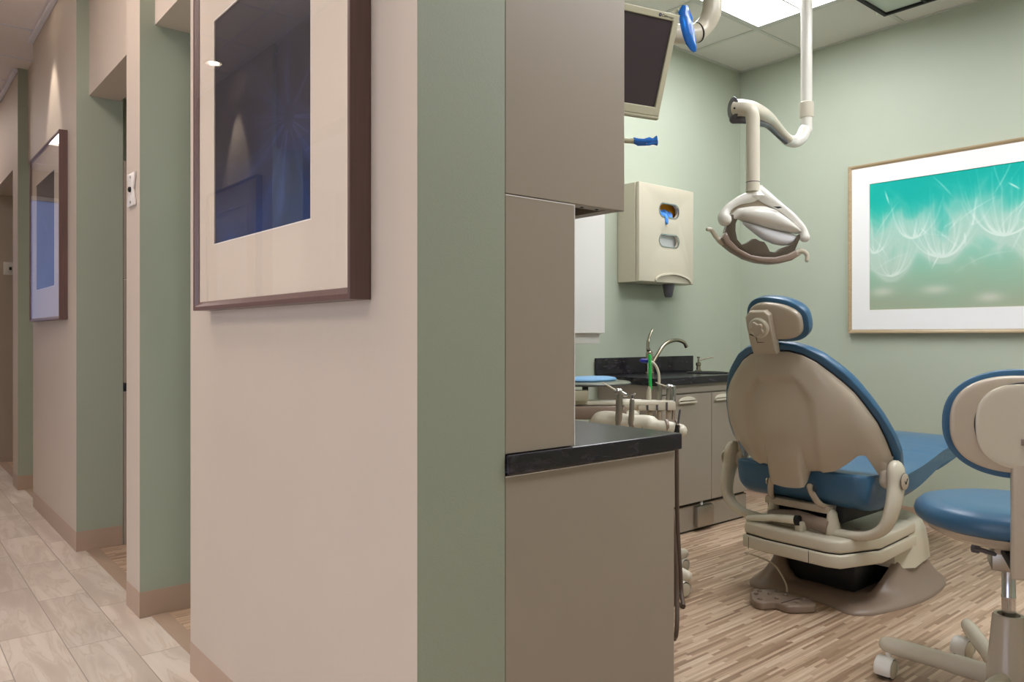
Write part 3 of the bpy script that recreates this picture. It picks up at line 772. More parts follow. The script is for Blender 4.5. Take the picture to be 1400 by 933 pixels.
for z_, hh in ((h1, .04), (h2, .036)):
    bm = BM(); o_ = stadium(hc, z_, .097, hh+.005); i_ = stadium(hc, z_, .089, hh-.003)
    prism(bm, o_, lambda a, b, d: Vector((a, GF+d, b)), -.003, .004, .0015, holes=[i_]); obj('opening_rim', bm, M['chrome'], cv)
bm = BM(); arc = [(hc+.035+0.17*math.cos(q), GZ0+.012+.05*math.sin(q)) for q in np.linspace(0, PI, 26)]
prism(bm, arc+[(hc+.035+0.163*math.cos(q), GZ0+.004+.046*math.sin(q)) for q in np.linspace(PI, 0, 26)], lambda a, b, d: Vector((a, GF-d, b)), -.001, .012, .001)
obj('hood_arch', bm, M['shell2'], cv)
bm = BM(); lathe(bm, [(.036, 0), (.034, -.02), (.026, -.065), (.02, -.078), (0, -.08)], (hc+.07, GF+.06, GZ0-.001), 20); obj('nozzle', bm, M['nozzle'], t, label='grey nozzle')
t2 = thing('glove_box', (hc, GF+.09, h1-.1), 'orange box of blue gloves showing in the upper dispenser opening', 'glove box')
bm = BM(); box(bm, hc-.12, hc+.12, GF+.05, GF+.13, h1-.07, h1+.06, .002)
obj('carton', bm, M['gold'], t2, smooth=False)
bm = BM(); 
for k in range(7):
    p0 = Vector((hc-.075+.02*k, GF+.048, h1-.005+.01*math.sin(k*2.1))); tube(bm, spline([p0, p0+Vector((.01, -.012, -.012)), p0+Vector((.004, -.018, -.034+.006*(k % 3)))], 4), [.014]*4+[.012]*4+[.006], 10, round_ends=True)
tube(bm, spline([(hc-.03, GF+.04, h1-.02), (hc-.03, GF+.0, h1-.04), (hc-.03, GF-.008, h1-.075)], 6), [.016]*6+[.011]*6+[.009], 12, round_ends=True)
obj('glove', bm, M['glove'], t2)
bm = BM(); box(bm, hc-.12, hc+.12, GF+.035, GF+.13, h2-.06, h2+.05, .003); o_ = obj('tissue_box', bm, M['paper'], smooth=False)
tag(o_, 'white box showing in the lower dispenser opening', 'tissue box')

# ------------------------------------------------------------------ switch plates
t = thing('wall_plate', (CX, 3.3, 1.68), 'small white wall plate with black latch on the narrow pier', 'wall plate')
bm = BM(); pts = [(-.055, -.065), (.055, -.065), (.055, -.05), (.03, 0), (.055, .05), (.055, .065), (-.055, .065), (-.055, .05), (-.03, 0), (-.055, -.05)]
prism(bm, pts, lambda a, b, d: Vector((CX-.001-d, 3.3+a, 1.68+b)), 0, .008, .002); obj('plate', bm, M['plate'], t)
bm = BM(); lathe(bm, [(.011, 0), (.011, .006), (.006, .009)], (CX-.0095, 3.3, 1.68), 16, axis=(-1, 0, 0)); obj('latch', bm, M['black'], t, label='black latch')
for z_ in (-.05, .05):
    bm = BM(); cyl(bm, (CX-.009, 3.3, 1.68+z_), (CX-.0115, 3.3, 1.68+z_), .006, 12); obj('screw', bm, M['steel'], t)
t = thing('light_switch', (.93, 7.93, 1.685), 'white light switch on the wall deep in the far opening', 'light switch')
bm = BM(); box(bm, .885, .975, 7.927, 7.938, 1.63, 1.74, .002); obj('plate', bm, M['plate'], t)
bm = BM(); box(bm, .925, .945, 7.918, 7.9265, 1.672, 1.698, .002); obj('toggle', bm, M['black'], t, label='black toggle')

# ------------------------------------------------------------------ monitor on ceiling arm
P = Vector((2.19, 1.686, 2.232)); eu = Vector((-.970, .243, 0)).normalized(); nh = Vector((-.243, -.970, 0)).normalized(); tau = .36
dn = (-Vector((0, 0, 1))*math.cos(tau)-nh*math.sin(tau)).normalized(); nn = (nh*math.cos(tau)-Vector((0, 0, 1))*math.sin(tau)).normalized()
def mp(a, b, d): return P+eu*a+dn*b+nn*d     # a: to the left, b: down, d: out of the screen
MW, MH = .44, .35
t = thing('ceiling_monitor', P+eu*MW/2, 'monitor with dark screen and pale bezel hanging from the ceiling arm', 'monitor')
bm = BM(); bz = .024
prism(bm, [(0, 0), (MW, 0), (MW, MH), (0, MH)], mp, -.035, 0, .003, holes=[[(bz, bz), (MW-bz, bz), (MW-bz, MH-bz*1.3), (bz, MH-bz*1.3)]]); obj('bezel', bm, M['monf'], t, smooth=False)
bm = BM(); prism(bm, [(bz-.002, bz-.002), (MW-bz, bz-.002), (MW-bz, MH-bz*1.25), (bz-.002, MH-bz*1.25)], mp, -.03, -.006); obj('screen', bm, M['screen'], t, smooth=False)
bm = BM(); prism(bm, [(.02, .02), (MW-.02, .02), (MW-.02, MH-.02), (.02, MH-.02)], mp, -.07, -.0355, .008); obj('back_housing', bm, M['monf'], t)
bm = BM(); tube(bm, [mp(.004, MH+.004, -.012), mp(MW-.004, MH+.004, -.012)], .011, 14, round_ends=True); obj('speaker_bar', bm, M['monf'], t)
# logo: disc and lettering
bm = BM(); cyl(bm, mp(.083, .0125, .0), mp(.083, .0125, .0012), .0058, 20); lg = obj('logo_disc', bm, M['logo'], t)
bm = BM(); cyl(bm, mp(.0825, .012, .0012), mp(.0825, .012, .0018), .0022, 14); obj('logo_dot', bm, M['inkl'], lg)
text_mesh('lettering', 'Cam', .0125, M['ink'], t, mp(.075, .017, .0006), -eu, -dn)
text_mesh('lettering', 'image', .0105, M['inkl'], t, mp(.0485, .017, .0006), -eu, -dn)
# arm
fw = Vector((.643, .766, 0)); rt = Vector((.766, -.643, 0))
def iv(px, py, tt): return Vector((0, 0, 1.1))+(fw+rt*((px-700)/1045)+Vector((0, 0, -(py-459)/1045)))*tt
A0 = Vector((2.49, 1.72, ZR)); 
pts = [A0, A0+Vector((0, 0, -.45)), iv(974, 0, 2.9), iv(971, 22, 2.9), iv(961, 38, 2.9), iv(948, 46, 2.88), iv(930, 47, 2.86), iv(905, 44, 2.84)]
pts[0] = Vector((pts[2].x, pts[2].y, ZR-.001)); pts[1] = Vector((pts[2].x, pts[2].y, 2.55))
bm = BM(); sp_ = spline(pts, 8); tube(bm, sp_, .036, 24); arm = obj('arm_tube', bm, M['shell2'], t)
bm = BM(); q = iv(953, 44.5, 2.885); d_ = (iv(940, 47, 2.87)-iv(961, 40, 2.9)).normalized(); tube(bm, [q-d_*.002, q+d_*.002], .0375, 24); obj('joint_ring', bm, M['black'], arm)
bm = BM(); lathe(bm, [(.07, 0), (.07, -.012), (.045, -.03)], (pts[0].x, pts[0].y, ZR-.005), 28); obj('ceiling_plate', bm, M['shell2'], arm)
bm = BM(); tube(bm, [iv(908, 44, 2.84), mp(.12, .10, -.07)], .03, 16); obj('mount', bm, M['shell2'], t)
# corner handle wrapped in film
bm = BM(); tube(bm, spline([mp(.03, .02, -.05), mp(-.01, -.012, -.05), mp(-.02, -.018, -.04)], 4), [.008]*9, 10); obj('top_handle', bm, M['monf'], t)
bm = BM()
cs = [(937, 8, .010), (935, 16, .020), (937, 26, .025), (939, 36, .024), (942, 48, .021), (945, 58, .018), (948, 66, .012), (950, 71, .004)]
tube(bm, [iv(a, b, 2.72) for a, b, _ in cs], [c for _, _, c in cs], 18, sq=.45, up=rt)
for v in bm.verts: v.co += Vector((math.sin(v.co.z*190)*.0016, math.cos(v.co.x*260+v.co.z*120)*.0022, 0))
obj('barrier_film', bm, M['film'], t, label='blue plastic barrier film wrapped on the corner handle')
# lower handle rod on a drop post
bm = BM(); pp = iv(835, 192, 2.72); tube(bm, spline([mp(.2, .22, -.07), pp+Vector((0, 0, .25)), pp+Vector((0, 0, .04)), pp, iv(850, 192, 2.72), iv(866, 193, 2.72), iv(884, 194, 2.72)], 6), .0095, 12); dp = obj('drop_handle', bm, M['monf'], t)
bm = BM(); cs = [(866, 193, .0105), (872, 193.5, .0135), (880, 194, .011), (888, 193.5, .0125), (893, 193, .012), (898, 192.5, .016)]
tube(bm, [iv(a, b, 2.72) for a, b, _ in cs], [c for _, _, c in cs], 16)
for v in bm.verts: v.co += Vector((math.sin(v.co.z*700)*.0015, 0, math.sin(v.co.x*300)*.003))
obj('barrier_film', bm, M['film'], dp, label='blue plastic film wrapped on the rod end')

# ------------------------------------------------------------------ dark framed ceiling fixture
t = thing('ceiling_diffuser', (4.1, 1.66, ZR-.03), 'black framed pane unit mounted on the ceiling at upper right', 'ceiling fixture')
bm = BM(); a0, a1, b0, b1 = 3.80, 4.385, 1.36, 1.955; w = .018
for q in ((a0, a1, b0, b0+w), (a0, a1, b1-w, b1), (a0, a0+w, b0+w, b1-w), (a1-w, a1, b0+w, b1-w), (a0+w, a1-w, 1.72, 1.72+.014)): box(bm, *q, ZR-.034, ZR-.006)
obj('frame', bm, M['black'], t, smooth=False)
bm = BM(); box(bm, a0+w, a1-w, b0+w, b1-w, ZR-.02, ZR-.0055); obj('pane', bm, M['frost'], t, smooth=False)
bm = BM(); lathe(bm, [(.008, 0), (.012, -.01), (.012, -.025), (.005, -.03)], (4.335, 1.968, ZR-.006), 14)
obj('knob', bm, M['white'], t, label='white knob')

# ------------------------------------------------------------------ operatory light
t = thing('operatory_light', (3.19, 1.763, ZR), 'white ceiling mounted dental light hanging beside the chair headrest', 'dental light')
PX, PY = 3.19, 1.763
zc = 1.1+(459-150)/1045*3.4
bm = BM(); tube(bm, [(PX, PY, ZR-.001), (PX, PY, zc-.04)], .0245, 24); pole = obj('pole', bm, M['white'], t)
bm = BM(); lathe(bm, [(.08, 0), (.08, -.02), (.05, -.05), (.027, -.055)], (PX, PY, ZR-.005), 32); obj('ceiling_cap', bm, M['white'], pole)
bm = BM(); lathe(bm, [(.026, .034), (.031, .03), (.031, -.03), (.027, -.036)], (PX, PY, zc), 28); obj('collar', bm, M['cream'], pole)
E0 = Vector((PX, PY, zc-.035)); 
a1_ = iv(1094, 182, 3.39); a2_ = iv(1086, 192, 3.36); a3_ = iv(1078, 192, 3.32)
bm = BM(); tube(bm, spline([E0, E0+Vector((0, 0, -.05)), iv(1100, 178, 3.4), iv(1094, 190, 3.38), iv(1084, 194, 3.36), iv(1074, 190, 3.3)], 6), [.0245]*6+[.026]*6+[.028]*6+[.027]*6+[.025]*7, 22); obj('elbow', bm, M['white'], t)
arm_p = spline([iv(1078, 191, 3.3), iv(1066, 180, 3.25), iv(1050, 163, 3.13), iv(1040, 157, 3.04), iv(1026, 151, 2.975), iv(1012, 149, 2.95), iv(1003, 149, 2.945)], 6)
bm = BM(); tube(bm, arm_p, [.022+.022*sm(i/(len(arm_p)-8)) for i in range(len(arm_p))], 24, sq=.8); ar = obj('swing_arm', bm, M['cream'], t)
bm = BM(); low = [p+Vector((0, 0, -.022-.018*sm(i/30))) for i, p in enumerate(arm_p)]; tube(bm, low[2:], [.009+.008*sm(i/30) for i in range(len(low)-2)], 14, round_ends=True); obj('arm_channel', bm, M['nozzle'], ar, label='dark underside channel')
q0 = iv(1003, 149, 2.945); qd = (arm_p[-1]-arm_p[-6]).normalized()
bm = BM(); tube(bm, [q0, q0+qd*.004, q0+qd*.009], [.045, .045, .038], 24); obj('arm_end_cap', bm, M['nozzle'], ar)
bm = BM(); cyl(bm, iv(1004, 148, 2.862), iv(1004, 148, 2.87), .004, 10); obj('screw', bm, M['black'], ar)
bm = BM(); tp = spline([iv(1004, 148, 2.93), iv(1018, 148, 2.90), iv(1026, 152, 2.89), iv(1029, 163, 2.89), iv(1029, 180, 2.89), iv(1029, 215, 2.89), iv(1029, 262, 2.89)], 6)
tube(bm, tp, .0255, 22); dt = obj('drop_tube', bm, M['cream'], t)
bm = BM(); tube(bm, [iv(1029, 249, 2.89), iv(1029, 250, 2.89)], .026, 22); obj('joint_ring', bm, M['nozzle'], dt)
tt = 2.9; k = tt/1045
def hl(px, py, d=0): return iv(px, py, tt)-fw*d        # d>0 towards viewer side
def Q(zx, zy): return 960+zx*150/1272, 255+zy*110/933
# hoop (yoke)
bm = BM()
L1 = [(640, 60), (560, 120), (430, 165), (320, 230), (265, 290), (240, 350), (245, 395)]
L2 = [(640, 60), (760, 150), (880, 235), (1000, 330), (1090, 430), (1150, 520), (1165, 600)]
for i, L_ in enumerate((L1, L2)):
    pts = spline([hl(*Q(*p), .0+.02*j/6) for j, p in enumerate(L_)], 5); n_ = len(pts)
    tube(bm, pts, [.027-.012*sm(j/14) + (.010*sm((j-n_*.6)/(n_*.3)) if i == 0 else .004*sm((j-n_*.8)/(n_*.2))) for j in range(n_)], 14, round_ends=True)
lathe(bm, [(.026, .02), (.03, -.005), (.036, -.02), (.02, -.03)], hl(*Q(620, 60)), 20)
hp = obj('yoke', bm, M['white'], t)
def qp(pts): return [Q(*p) for p in pts]
def fnl(tilt=0): return lambda a, b, d: hl(a, b, d)
bm = BM(); prism(bm, qp([(320, 330), (350, 255), (440, 190), (560, 140), (640, 100), (740, 165), (880, 265), (1010, 375), (1100, 475), (1140, 545), (1080, 480), (960, 385), (820, 300), (540, 262), (400, 275)]), fnl(), -.02, .004, .004); obj('yoke_web', bm, M['shell'], hp)
# head shell: domed cap
bm = BM()
top = [(330, 330), (400, 260), (540, 236), (700, 232), (820, 270), (960, 370), (1080, 470), (1145, 540)]
bot = [(330, 420), (420, 380), (540, 430), (700, 480), (820, 510), (960, 535), (1080, 548), (1145, 548)]
xs_t, ys_t = zip(*top); xs_b, ys_b = zip(*bot)
cols = [(x, interp(x, xs_b, ys_b), interp(x, xs_t, ys_t)) for x in cosrange(325, 1150, 36)]
pillow(bm, cols, lambda v, s, n: hl(*Q(v, s), n), lambda v, s, e: .05*e, lambda v, s, e: .055*e, rows=16, p=2.2)
hs = obj('head_shell', bm, M['white'], t, angle=60)
bm = BM(); prism(bm, qp([(770, 262), (840, 262), (865, 275), (820, 285)]), fnl(), .053, .057, 0); obj('shell_slot', bm, M['black'], hs)
bm = BM()
top = [(470, 415), (600, 445), (760, 490), (900, 525), (1000, 545), (1088, 570)]; bot = [(470, 425), (560, 500), (700, 610), (840, 672), (960, 688), (1040, 660), (1088, 590)]
xs_t, ys_t = zip(*top); xs_b, ys_b = zip(*bot)
cols = [(x, interp(x, xs_b, ys_b), interp(x, xs_t, ys_t)) for x in cosrange(468, 1090, 26)]
pillow(bm, cols, lambda v, s, n: hl(*Q(v, s), n-.005), lambda v, s, e: .004+.012*e, lambda v, s, e: .004+.03*e, rows=12, p=2.5)
obj('reflector_lens', bm, M['lens'], t, angle=60)
# smoked inner bowl (open crescent), with depth
bm = BM()
inner = [(330, 330), (400, 370), (372, 440), (370, 520), (390, 620), (440, 680), (500, 660), (560, 615), (600, 612), (650, 640), (700, 650), (730, 690), (765, 760), (830, 772), (900, 720), (985, 690), (1060, 640), (1085, 575), (1145, 545)]
outer = [(1145, 545), (1100, 640), (1055, 745), (960, 800), (820, 838), (680, 835), (540, 800), (400, 720), (300, 620), (255, 530), (280, 430), (300, 350)]
prism(bm, qp(inner+outer[1:]), fnl(), -.025, .02, .003); obj('inner_bowl', bm, M['smoke'], t, label='dark smoked inner bowl')
bm = BM()
outer2 = [(200, 610), (255, 540), (300, 630), (400, 730), (540, 805), (680, 828), (820, 830), (960, 795), (1055, 748), (1080, 795), (1130, 790), (1010, 865), (900, 895), (780, 905), (620, 885), (480, 840), (340, 760), (240, 680)]
prism(bm, qp(outer2), fnl(), -.03, .032, .006, segs=3); bb = obj('handle_bow', bm, M['basep'], t, label='taupe curved handle bow')
bm = BM(); tube(bm, spline([hl(*Q(*p)) for p in ((230, 650), (185, 610), (140, 555), (105, 505), (65, 498))], 5), [.012]*5+[.010]*5+[.009]*5+[.008]*6, 12, round_ends=True); obj('handle', bm, M['shell2'], bb)
bm = BM(); tube(bm, spline([hl(*Q(*p)) for p in ((1050, 790), (1110, 755), (1175, 755), (1215, 800), (1212, 855))], 5), [.011]*5+[.010]*5+[.009]*5+[.008]*6, 12, round_ends=True); obj('handle', bm, M['shell2'], bb)

# ------------------------------------------------------------------ dental chair
YC = 1.66
t = thing('dental_chair', (3.2, YC, 0), 'blue reclined dental chair with tan plastic back and headrest', 'dental chair')
Nn = Vector((.836, 0, .549)); U = Vector((-.549, 0, .836)); O = Vector((3.1, YC, .55))
def bp_(v, s, n): return O+U*s+Vector((0, v, 0))+Nn*n
sS = [-.02, .0, .05, .12, .2, .3, .38, .433, .48, .51, .568, .60, .618, .628]
wS = [.33, .350, .370, .372, .366, .342, .312, .286, .260, .236, .184, .135, .078, .001]
def stop(v): return 0
def stop(v):
    a = abs(v); xs = wS[3:][::-1]; ys = sS[3:][::-1]; return interp(a, xs, ys)
def sbot_c(v):
    a = abs(v); return interp(a, [0, .18, .223, .263, .283, .30, .32, .35, .372], [.12, .14, .17, .19, .18, .06, .01, .0, .12])
bm = BM(); cols = [(v, sbot_c(v), stop(v)) for v in cosrange(-.372, .372, 70)]
# front cushion; lumbar bulge pushes towards the back lower down
pillow(bm, cols, lambda v, s, n: bp_(v, s, n), lambda v, s, e: .012*e+.004, lambda v, s, e: .045*e+.004, rows=28, p=3.2)
bk = obj('backrest_cushion', bm, M['blue'], t, angle=60)
# tan shell
wH = [(0, .594), (.06, .594), (.11, .58), (.16, .548), (.21, .494), (.246, .45), (.276, .405), (.30, .345), (.325, .27), (.337, .19), (.342, .11)]
def sh_top(v): return interp(abs(v), [p[0] for p in wH], [p[1] for p in wH])
def sh_bot(v):
    a = abs(v); return interp(a, [0, .074, .082, .18, .223, .263, .283, .294, .303, .318, .342], [.088, .091, .130, .128, .150, .176, .166, .10, .04, .0, .10])
def domeT(v, s, e):
    a = abs(v)
    side = (1-min(1, a/.342)**3)**(1/3); top = math.sqrt(1-(1-min(1, max(0, (sh_top(v)-s)/.16)))**2)
    full = .17*max(0, 1-(a/.34)**2)
    prof = sm((.62-s)/.42)
    rim = (1-math.exp(-4*side*top))
    pw = interp(s, [-.1, .1, .3, .42, .5, .52], [.135, .14, .155, .15, .09, .02])
    pan = sm((pw-a)/.022)*sm((.505-s)/.02)
    ton = sm((.082-a)/.01)*max(0, .25-s)*.34
    lowr = sm((s-sh_bot(v)+.035)/.05) if a > .085 else 1
    return .014+rim*.03*top+full*prof*(.75+.25*rim)*(.92+.08*lowr)-.015*pan*rim+ton
bm = BM(); cols = [(v, sh_bot(v), sh_top(v)) for v in sorted(set(cosrange(-.342, .342, 80)+[-.082, -.078, -.074, .074, .078, .082]))]
pillow(bm, cols, lambda v, s, n: bp_(v, s, n), lambda v, s, e: domeT(v, s, e), lambda v, s, e: min(-.010, -(domeT(v, s, e)-.03)), rows=44, p=3.0)
shl = obj('backrest_shell', bm, M['shell'], t, angle=50)
bm = BM(); wv = [p for p in cosrange(-.342, .342, 60)]
loop = [bp_(v, sh_top(v), -.014) for v in wv]
tube(bm, loop, .004, 8); obj('edge_welt', bm, M['seam'], bk)
# central tongue
def iv2(px, py, y=None, x=None):
    d = fw+rt*((px-700)/1045)+Vector((0, 0, -(py-459)/1045)); s_ = (y/d.y) if y is not None else x/d.x
    return Vector((0, 0, 1.1))+d*s_
# side ears down to the yoke joints
for s_ in (-1, 1):
    bm = BM(); tube(bm, spline([bp_(s_*.30, .13, -.035), bp_(s_*.315, .06, -.045), Vector((3.02, YC+s_*.325, .56)), Vector((3.015, YC+s_*.325, .535))], 6), [.030]*6+[.030]*6+[.030]*7, 16, sq=.8, up=(1, 0, 0), round_ends=True); obj('back_bracket', bm, M['shell'], t)
# headrest
hO = bp_(-.05, .735, 0)
hU = Vector((-.35, 0, .937)); hN = Vector((.937, 0, .35))
def hp_(v, s, n): return hO+hU*s+Vector((0, v, 0))+hN*n
def ho(v, W, T_, B_):
    q = min(1, abs(v)/W); T_ = T_*(1+.22*v/W); return T_*(1-q**2.4)**(1/2.4), -B_*(1-q**3.2)**(1/3.2)
def head_cols(W, T_, B_): return [(v, ho(v, W, T_, B_)[1], ho(v, W, T_, B_)[0]) for v in cosrange(-W, W, 34)]
bm = BM(); pillow(bm, head_cols(.128, .088, .092), hp_, lambda v, s, e: .012*e+.003, lambda v, s, e: .07*e+.006, rows=20, p=2.6); hc_ = obj('headrest_cushion', bm, M['blue'], t, angle=60)
bm = BM(); pillow(bm, head_cols(.110, .072, .076), hp_, lambda v, s, e: .014+.022*(1-math.exp(-3*e)), lambda v, s, e: -.008, rows=18, p=2.6); obj('headrest_shell', bm, M['shell'], t, angle=50)
hb = Vector((0, 0, 0))
def hq(v, s, n): return hp_(v+.048, s, -n)
bm = BM(); prism(bm, [(-.05, -.02), (-.052, .035), (-.035, .052), (.03, .052), (.052, .03), (.055, -.02), (.048, -.115), (-.05, -.115)], hq, .03, .062, .006, segs=3); hb_ = obj('headrest_bracket', bm, M['shell'], t)
bm = BM(); lathe(bm, [(.041, 0), (.041, .010), (.037, .014), (0, .015)], hq(-.004+.0, -.012, .062), 30, axis=-hN); kn = obj('locking_knob', bm, M['shell2'], hb_)
bm = BM(); pts = []
for i in range(40):
    a = 2*PI*i/40; r_ = .026+.0045*math.cos(5*a); pts.append((-.004+r_*math.cos(a), -.012+r_*math.sin(a)))
prism(bm, pts, hq, .076, .088, .004); obj('knob_grip', bm, M['shell'], kn)
bm = BM(); prism(bm, [(-.052, -.072), (.045, -.072), (.045, -.045), (.058, -.045), (.058, -.08), (.052, -.125), (-.048, -.125)], hq, .024, .058, .005); obj('headrest_post', bm, M['shell'], t)
bm = BM(); tube(bm, [hq(-.045, -.074, .059), hq(.02, -.074, .061), hq(.02, -.05, .063), hq(.045, -.04, .063)], .0022, 6); obj('post_seam', bm, M['black'], hb_)
# seat
yn, yf = YC-.285, YC+.285
def loft_y(bm, prof_fn, ys):
    rings = []
    for y in ys:
        rings.append([bm.verts.new(p) for p in prof_fn(y)])
    n = len(rings[0])
    for a, b in zip(rings, rings[1:]):
        for j in range(n): bm.faces.new((a[j], a[(j+1) % n], b[(j+1) % n], b[j]))
    bm.faces.new(rings[0]); bm.faces.new(rings[-1][::-1]); bmesh.ops.recalc_face_normals(bm, faces=bm.faces)
def rpoly(pts, r, n=5):
    """round the corners of an x-z polygon"""
    out = []; m_ = len(pts)
    for i in range(m_):
        p = Vector(pts[i]); a = Vector(pts[i-1]); b = Vector(pts[(i+1) % m_]); r_ = r[i] if isinstance(r, (list, tuple)) else r
        r_ = min(r_, (a-p).length*.45, (b-p).length*.45)
        p0 = p+(a-p).normalized()*r_; p1 = p+(b-p).normalized()*r_
        for j in range(n+1):
            q = j/n; out.append((1-q)**2*p0+2*q*(1-q)*p+q*q*p1)
    return out
def cushion(bm, prof, y0, y1, edge=.04, wmap=None, shrink=.5):
    c = sum((Vector(p) for p in prof), Vector((0, 0)))/len(prof)
    ys = cosrange(y0, y1, 20)
    rings = []
    for i in range(25):
        f = i/24; y = y0+(y1-y0)*f; d = min(f, 1-f)*(y1-y0)
        ins = 0 if d > edge else edge*(1-math.sqrt(max(0, 1-(1-d/edge)**2)))*shrink
        ring = []
        for p in prof:
            p = Vector(p); v = (p-c); l = v.length; q = p-v.normalized()*min(ins, l*.6)
            yy = (YC+(y-YC)*(wmap(q.x) if wmap else 1))
            ring.append(bm.verts.new((q.x, yy, q.y)))
        rings.append(ring)
    n = len(rings[0])
    for a, b in zip(rings, rings[1:]):
        for j in range(n): bm.faces.new((a[j], a[(j+1) % n], b[(j+1) % n], b[j]))
    bm.faces.new(rings[0]); bm.faces.new(rings[-1][::-1]); bmesh.ops.recalc_face_normals(bm, faces=bm.faces)
seatp = rpoly([(2.905, .562), (3.02, .555), (3.2, .53), (3.42, .535), (3.72, .598), (3.68, .53), (3.45, .455), (3.3, .415), (2.99, .405), (2.92, .45)], [.02, .02, .1, .1, .02, .02, .08, .05, .05, .04])
bm = BM(); cushion(bm, seatp, yn, yf, .05); obj('seat_cushion', bm, M['blue'], t, angle=55)
legp = rpoly([(3.60, .575), (3.9, .622), (4.28, .582), (4.32, .555), (4.30, .535), (3.95, .548), (3.70, .515), (3.58, .50)], [.02, .1, .03, .02, .02, .1, .05, .02])
bm = BM(); cushion(bm, legp, yn+.005, yf-.005, .04, wmap=lambda x: 1-.12*sm((x-3.6)/.7)); obj('leg_rest_cushion', bm, M['blue'], t, angle=55)
bm = BM(); tube(bm, [(3.3, YC, .40), (3.7, YC, .47), (4.1, YC, .525)], .03, 12, sq=2.5, up=(0, 0, 1)); obj('leg_support', bm, M['shell'], t)
# yoke
XJ = 2.99
yk = [(XJ+.02, YC-.362, .575), (XJ+.01, YC-.366, .52), (2.97, YC-.365, .44), (2.955, YC-.34, .365), (2.95, YC-.27, .322), (2.95, YC-.15, .312), (2.95, YC, .31), (2.95, YC+.15, .312), (2.95, YC+.27, .322), (2.955, YC+.34, .365), (2.97, YC+.365, .44), (XJ+.01, YC+.366, .52), (XJ+.02, YC+.362, .575)]
pts = spline(yk, 6); n_ = len(pts)
bm = BM(); tube(bm, pts, [.030+.018*sm(abs(i/(n_-1)-.5)*2*1.4-.4) for i in range(n_)], 18, sq=.62, up=(1, 0, 0), round_ends=True)
yo = obj('arm_yoke', bm, M['shell2'], t)
for s_ in (-1, 1):
    bm = BM(); lathe(bm, [(.031, .0), (.031, .004), (.027, .006), (0, .006)], (XJ+.015, YC+s_*.395, .545), 28, axis=(0, s_, 0)); cp = obj('pivot_cap', bm, M['shell'], yo)
    if s_ > 0: continue
    bm = BM(); lathe(bm, [(.032, 0), (.032, .0012), (.031, .0012)], (XJ+.015, YC+s_*.3945, .545), 28, axis=(0, s_, 0)); obj('cap_ring', bm, M['seam'], cp)
    bm = BM(); y_ = YC+s_*.4025; X_ = XJ+.015
    tube(bm, [(X_-.010, y_, .548), (X_-.002, y_, .536), (X_+.012, y_, .556)], .0015, 6); obj('emblem', bm, M['seam'], cp)
# toggle lever
bm = BM(); tube(bm, [(2.885, YC-.01, .348), (2.89, YC+.09, .338), (2.885, YC+.20, .315)], [.018, .016, .013], 16, round_ends=True); lv = obj('release_lever', bm, M['cream'], t)
bm = BM(); tube(bm, [(2.885, YC-.02, .348), (2.885, YC-.036, .35)], .021, 16); obj('lever_collar', bm, M['black'], lv)
bm = BM(); box(bm, 2.88, 2.96, YC-.05, YC-.015, .30, .345, .006); obj('lever_mount', bm, M['shell2'], t)
# under-seat mechanism
bm = BM(); box(bm, 2.98, 3.4, YC-.17, YC+.17, .345, .415, .01); obj('seat_frame', bm, M['black'], t)
bm = BM(); box(bm, 2.93, 2.99, YC-.14, YC+.15, .385, .415, .004); obj('cross_bar', bm, M['shell'], t)
for s_ in (-1, 1):
    bm = BM(); tube(bm, spline([(2.875, YC+s_*.085, .495), (2.885, YC+s_*.095, .46), (2.92, YC+s_*.11, .42), (2.99, YC+s_*.13, .405)], 6), .014, 12, sq=.7, round_ends=True); lk = obj('tilt_link', bm, M['shell'], t)
    bm = BM(); cyl(bm, (2.875, YC+s_*.098, .492), (2.875, YC+s_*.104, .492), .014, 16); obj('link_pin', bm, M['steel'], lk)
for yy in (YC+.12, YC-.14):
    bm = BM(); tube(bm, [(2.95, yy, .33), (2.95, yy, .375)], [.045, .03], 20, sq=.6, up=(1, 0, 0), round_ends=True); obj('cradle', bm, M['shell2'], t)
bm = BM(); tube(bm, [(2.93, YC+.12, .335), (2.93, YC, .35), (2.93, YC-.14, .335)], .03, 16); obj('cradle_cover', bm, M['basep'], t)
# lift housing
def hsec(x, y0, y1, z0, zm, z1, ch=.03):
    return [(x, y0, z0), (x, y1, z0), (x, y1, zm), (x, y1-ch, z1), (x, y0+ch, z1), (x, y0, zm)]
bm = BM()
# plan outline of housing
plan = [(2.86, YC+.21), (2.84, YC+.10), (2.84, YC-.17), (2.86, YC-.22), (3.06, YC-.29), (3.42, YC-.27), (3.42, YC+.24), (3.05, YC+.25)]
def solid_plan(bm, plan, z0, z1, bev, segs=3): prism(bm, plan, lambda a, b, d: Vector((a, b, d)), z0, z1, bev, segs=segs)
solid_plan(bm, plan, .198, .250, .008)
obj('lift_housing_lower', bm, M['shell2'], t, angle=50)
plan2 = [(a+(.008 if a < 3 else 0), YC+(b-YC)*.985) for a, b in plan]
bm = BM(); solid_plan(bm, plan2, .2525, .306, .014, 4); hu = obj('lift_housing_upper', bm, M['shell2'], t, angle=50)
bm = BM(); solid_plan(bm, [(a+.012*(1 if a < 3 else -1), YC+(b-YC)*.96) for a, b in plan], .2495, .2532, 0); obj('housing_groove', bm, M['black'], hu)
bm = BM(); tube(bm, [(2.8385, YC+.17, .199), (2.8385, YC+.17, .249)], .0012, 6); tube(bm, [(2.838, YC-.10, .199), (2.838, YC-.10, .249)], .0012, 6); obj('housing_seam', bm, M['seam'], hu)
bm = BM(); cyl(bm, (3.08, YC-.18, .3115), (3.08, YC-.18, .3135), .012, 16); obj('screw_cap', bm, M['basep'], hu)
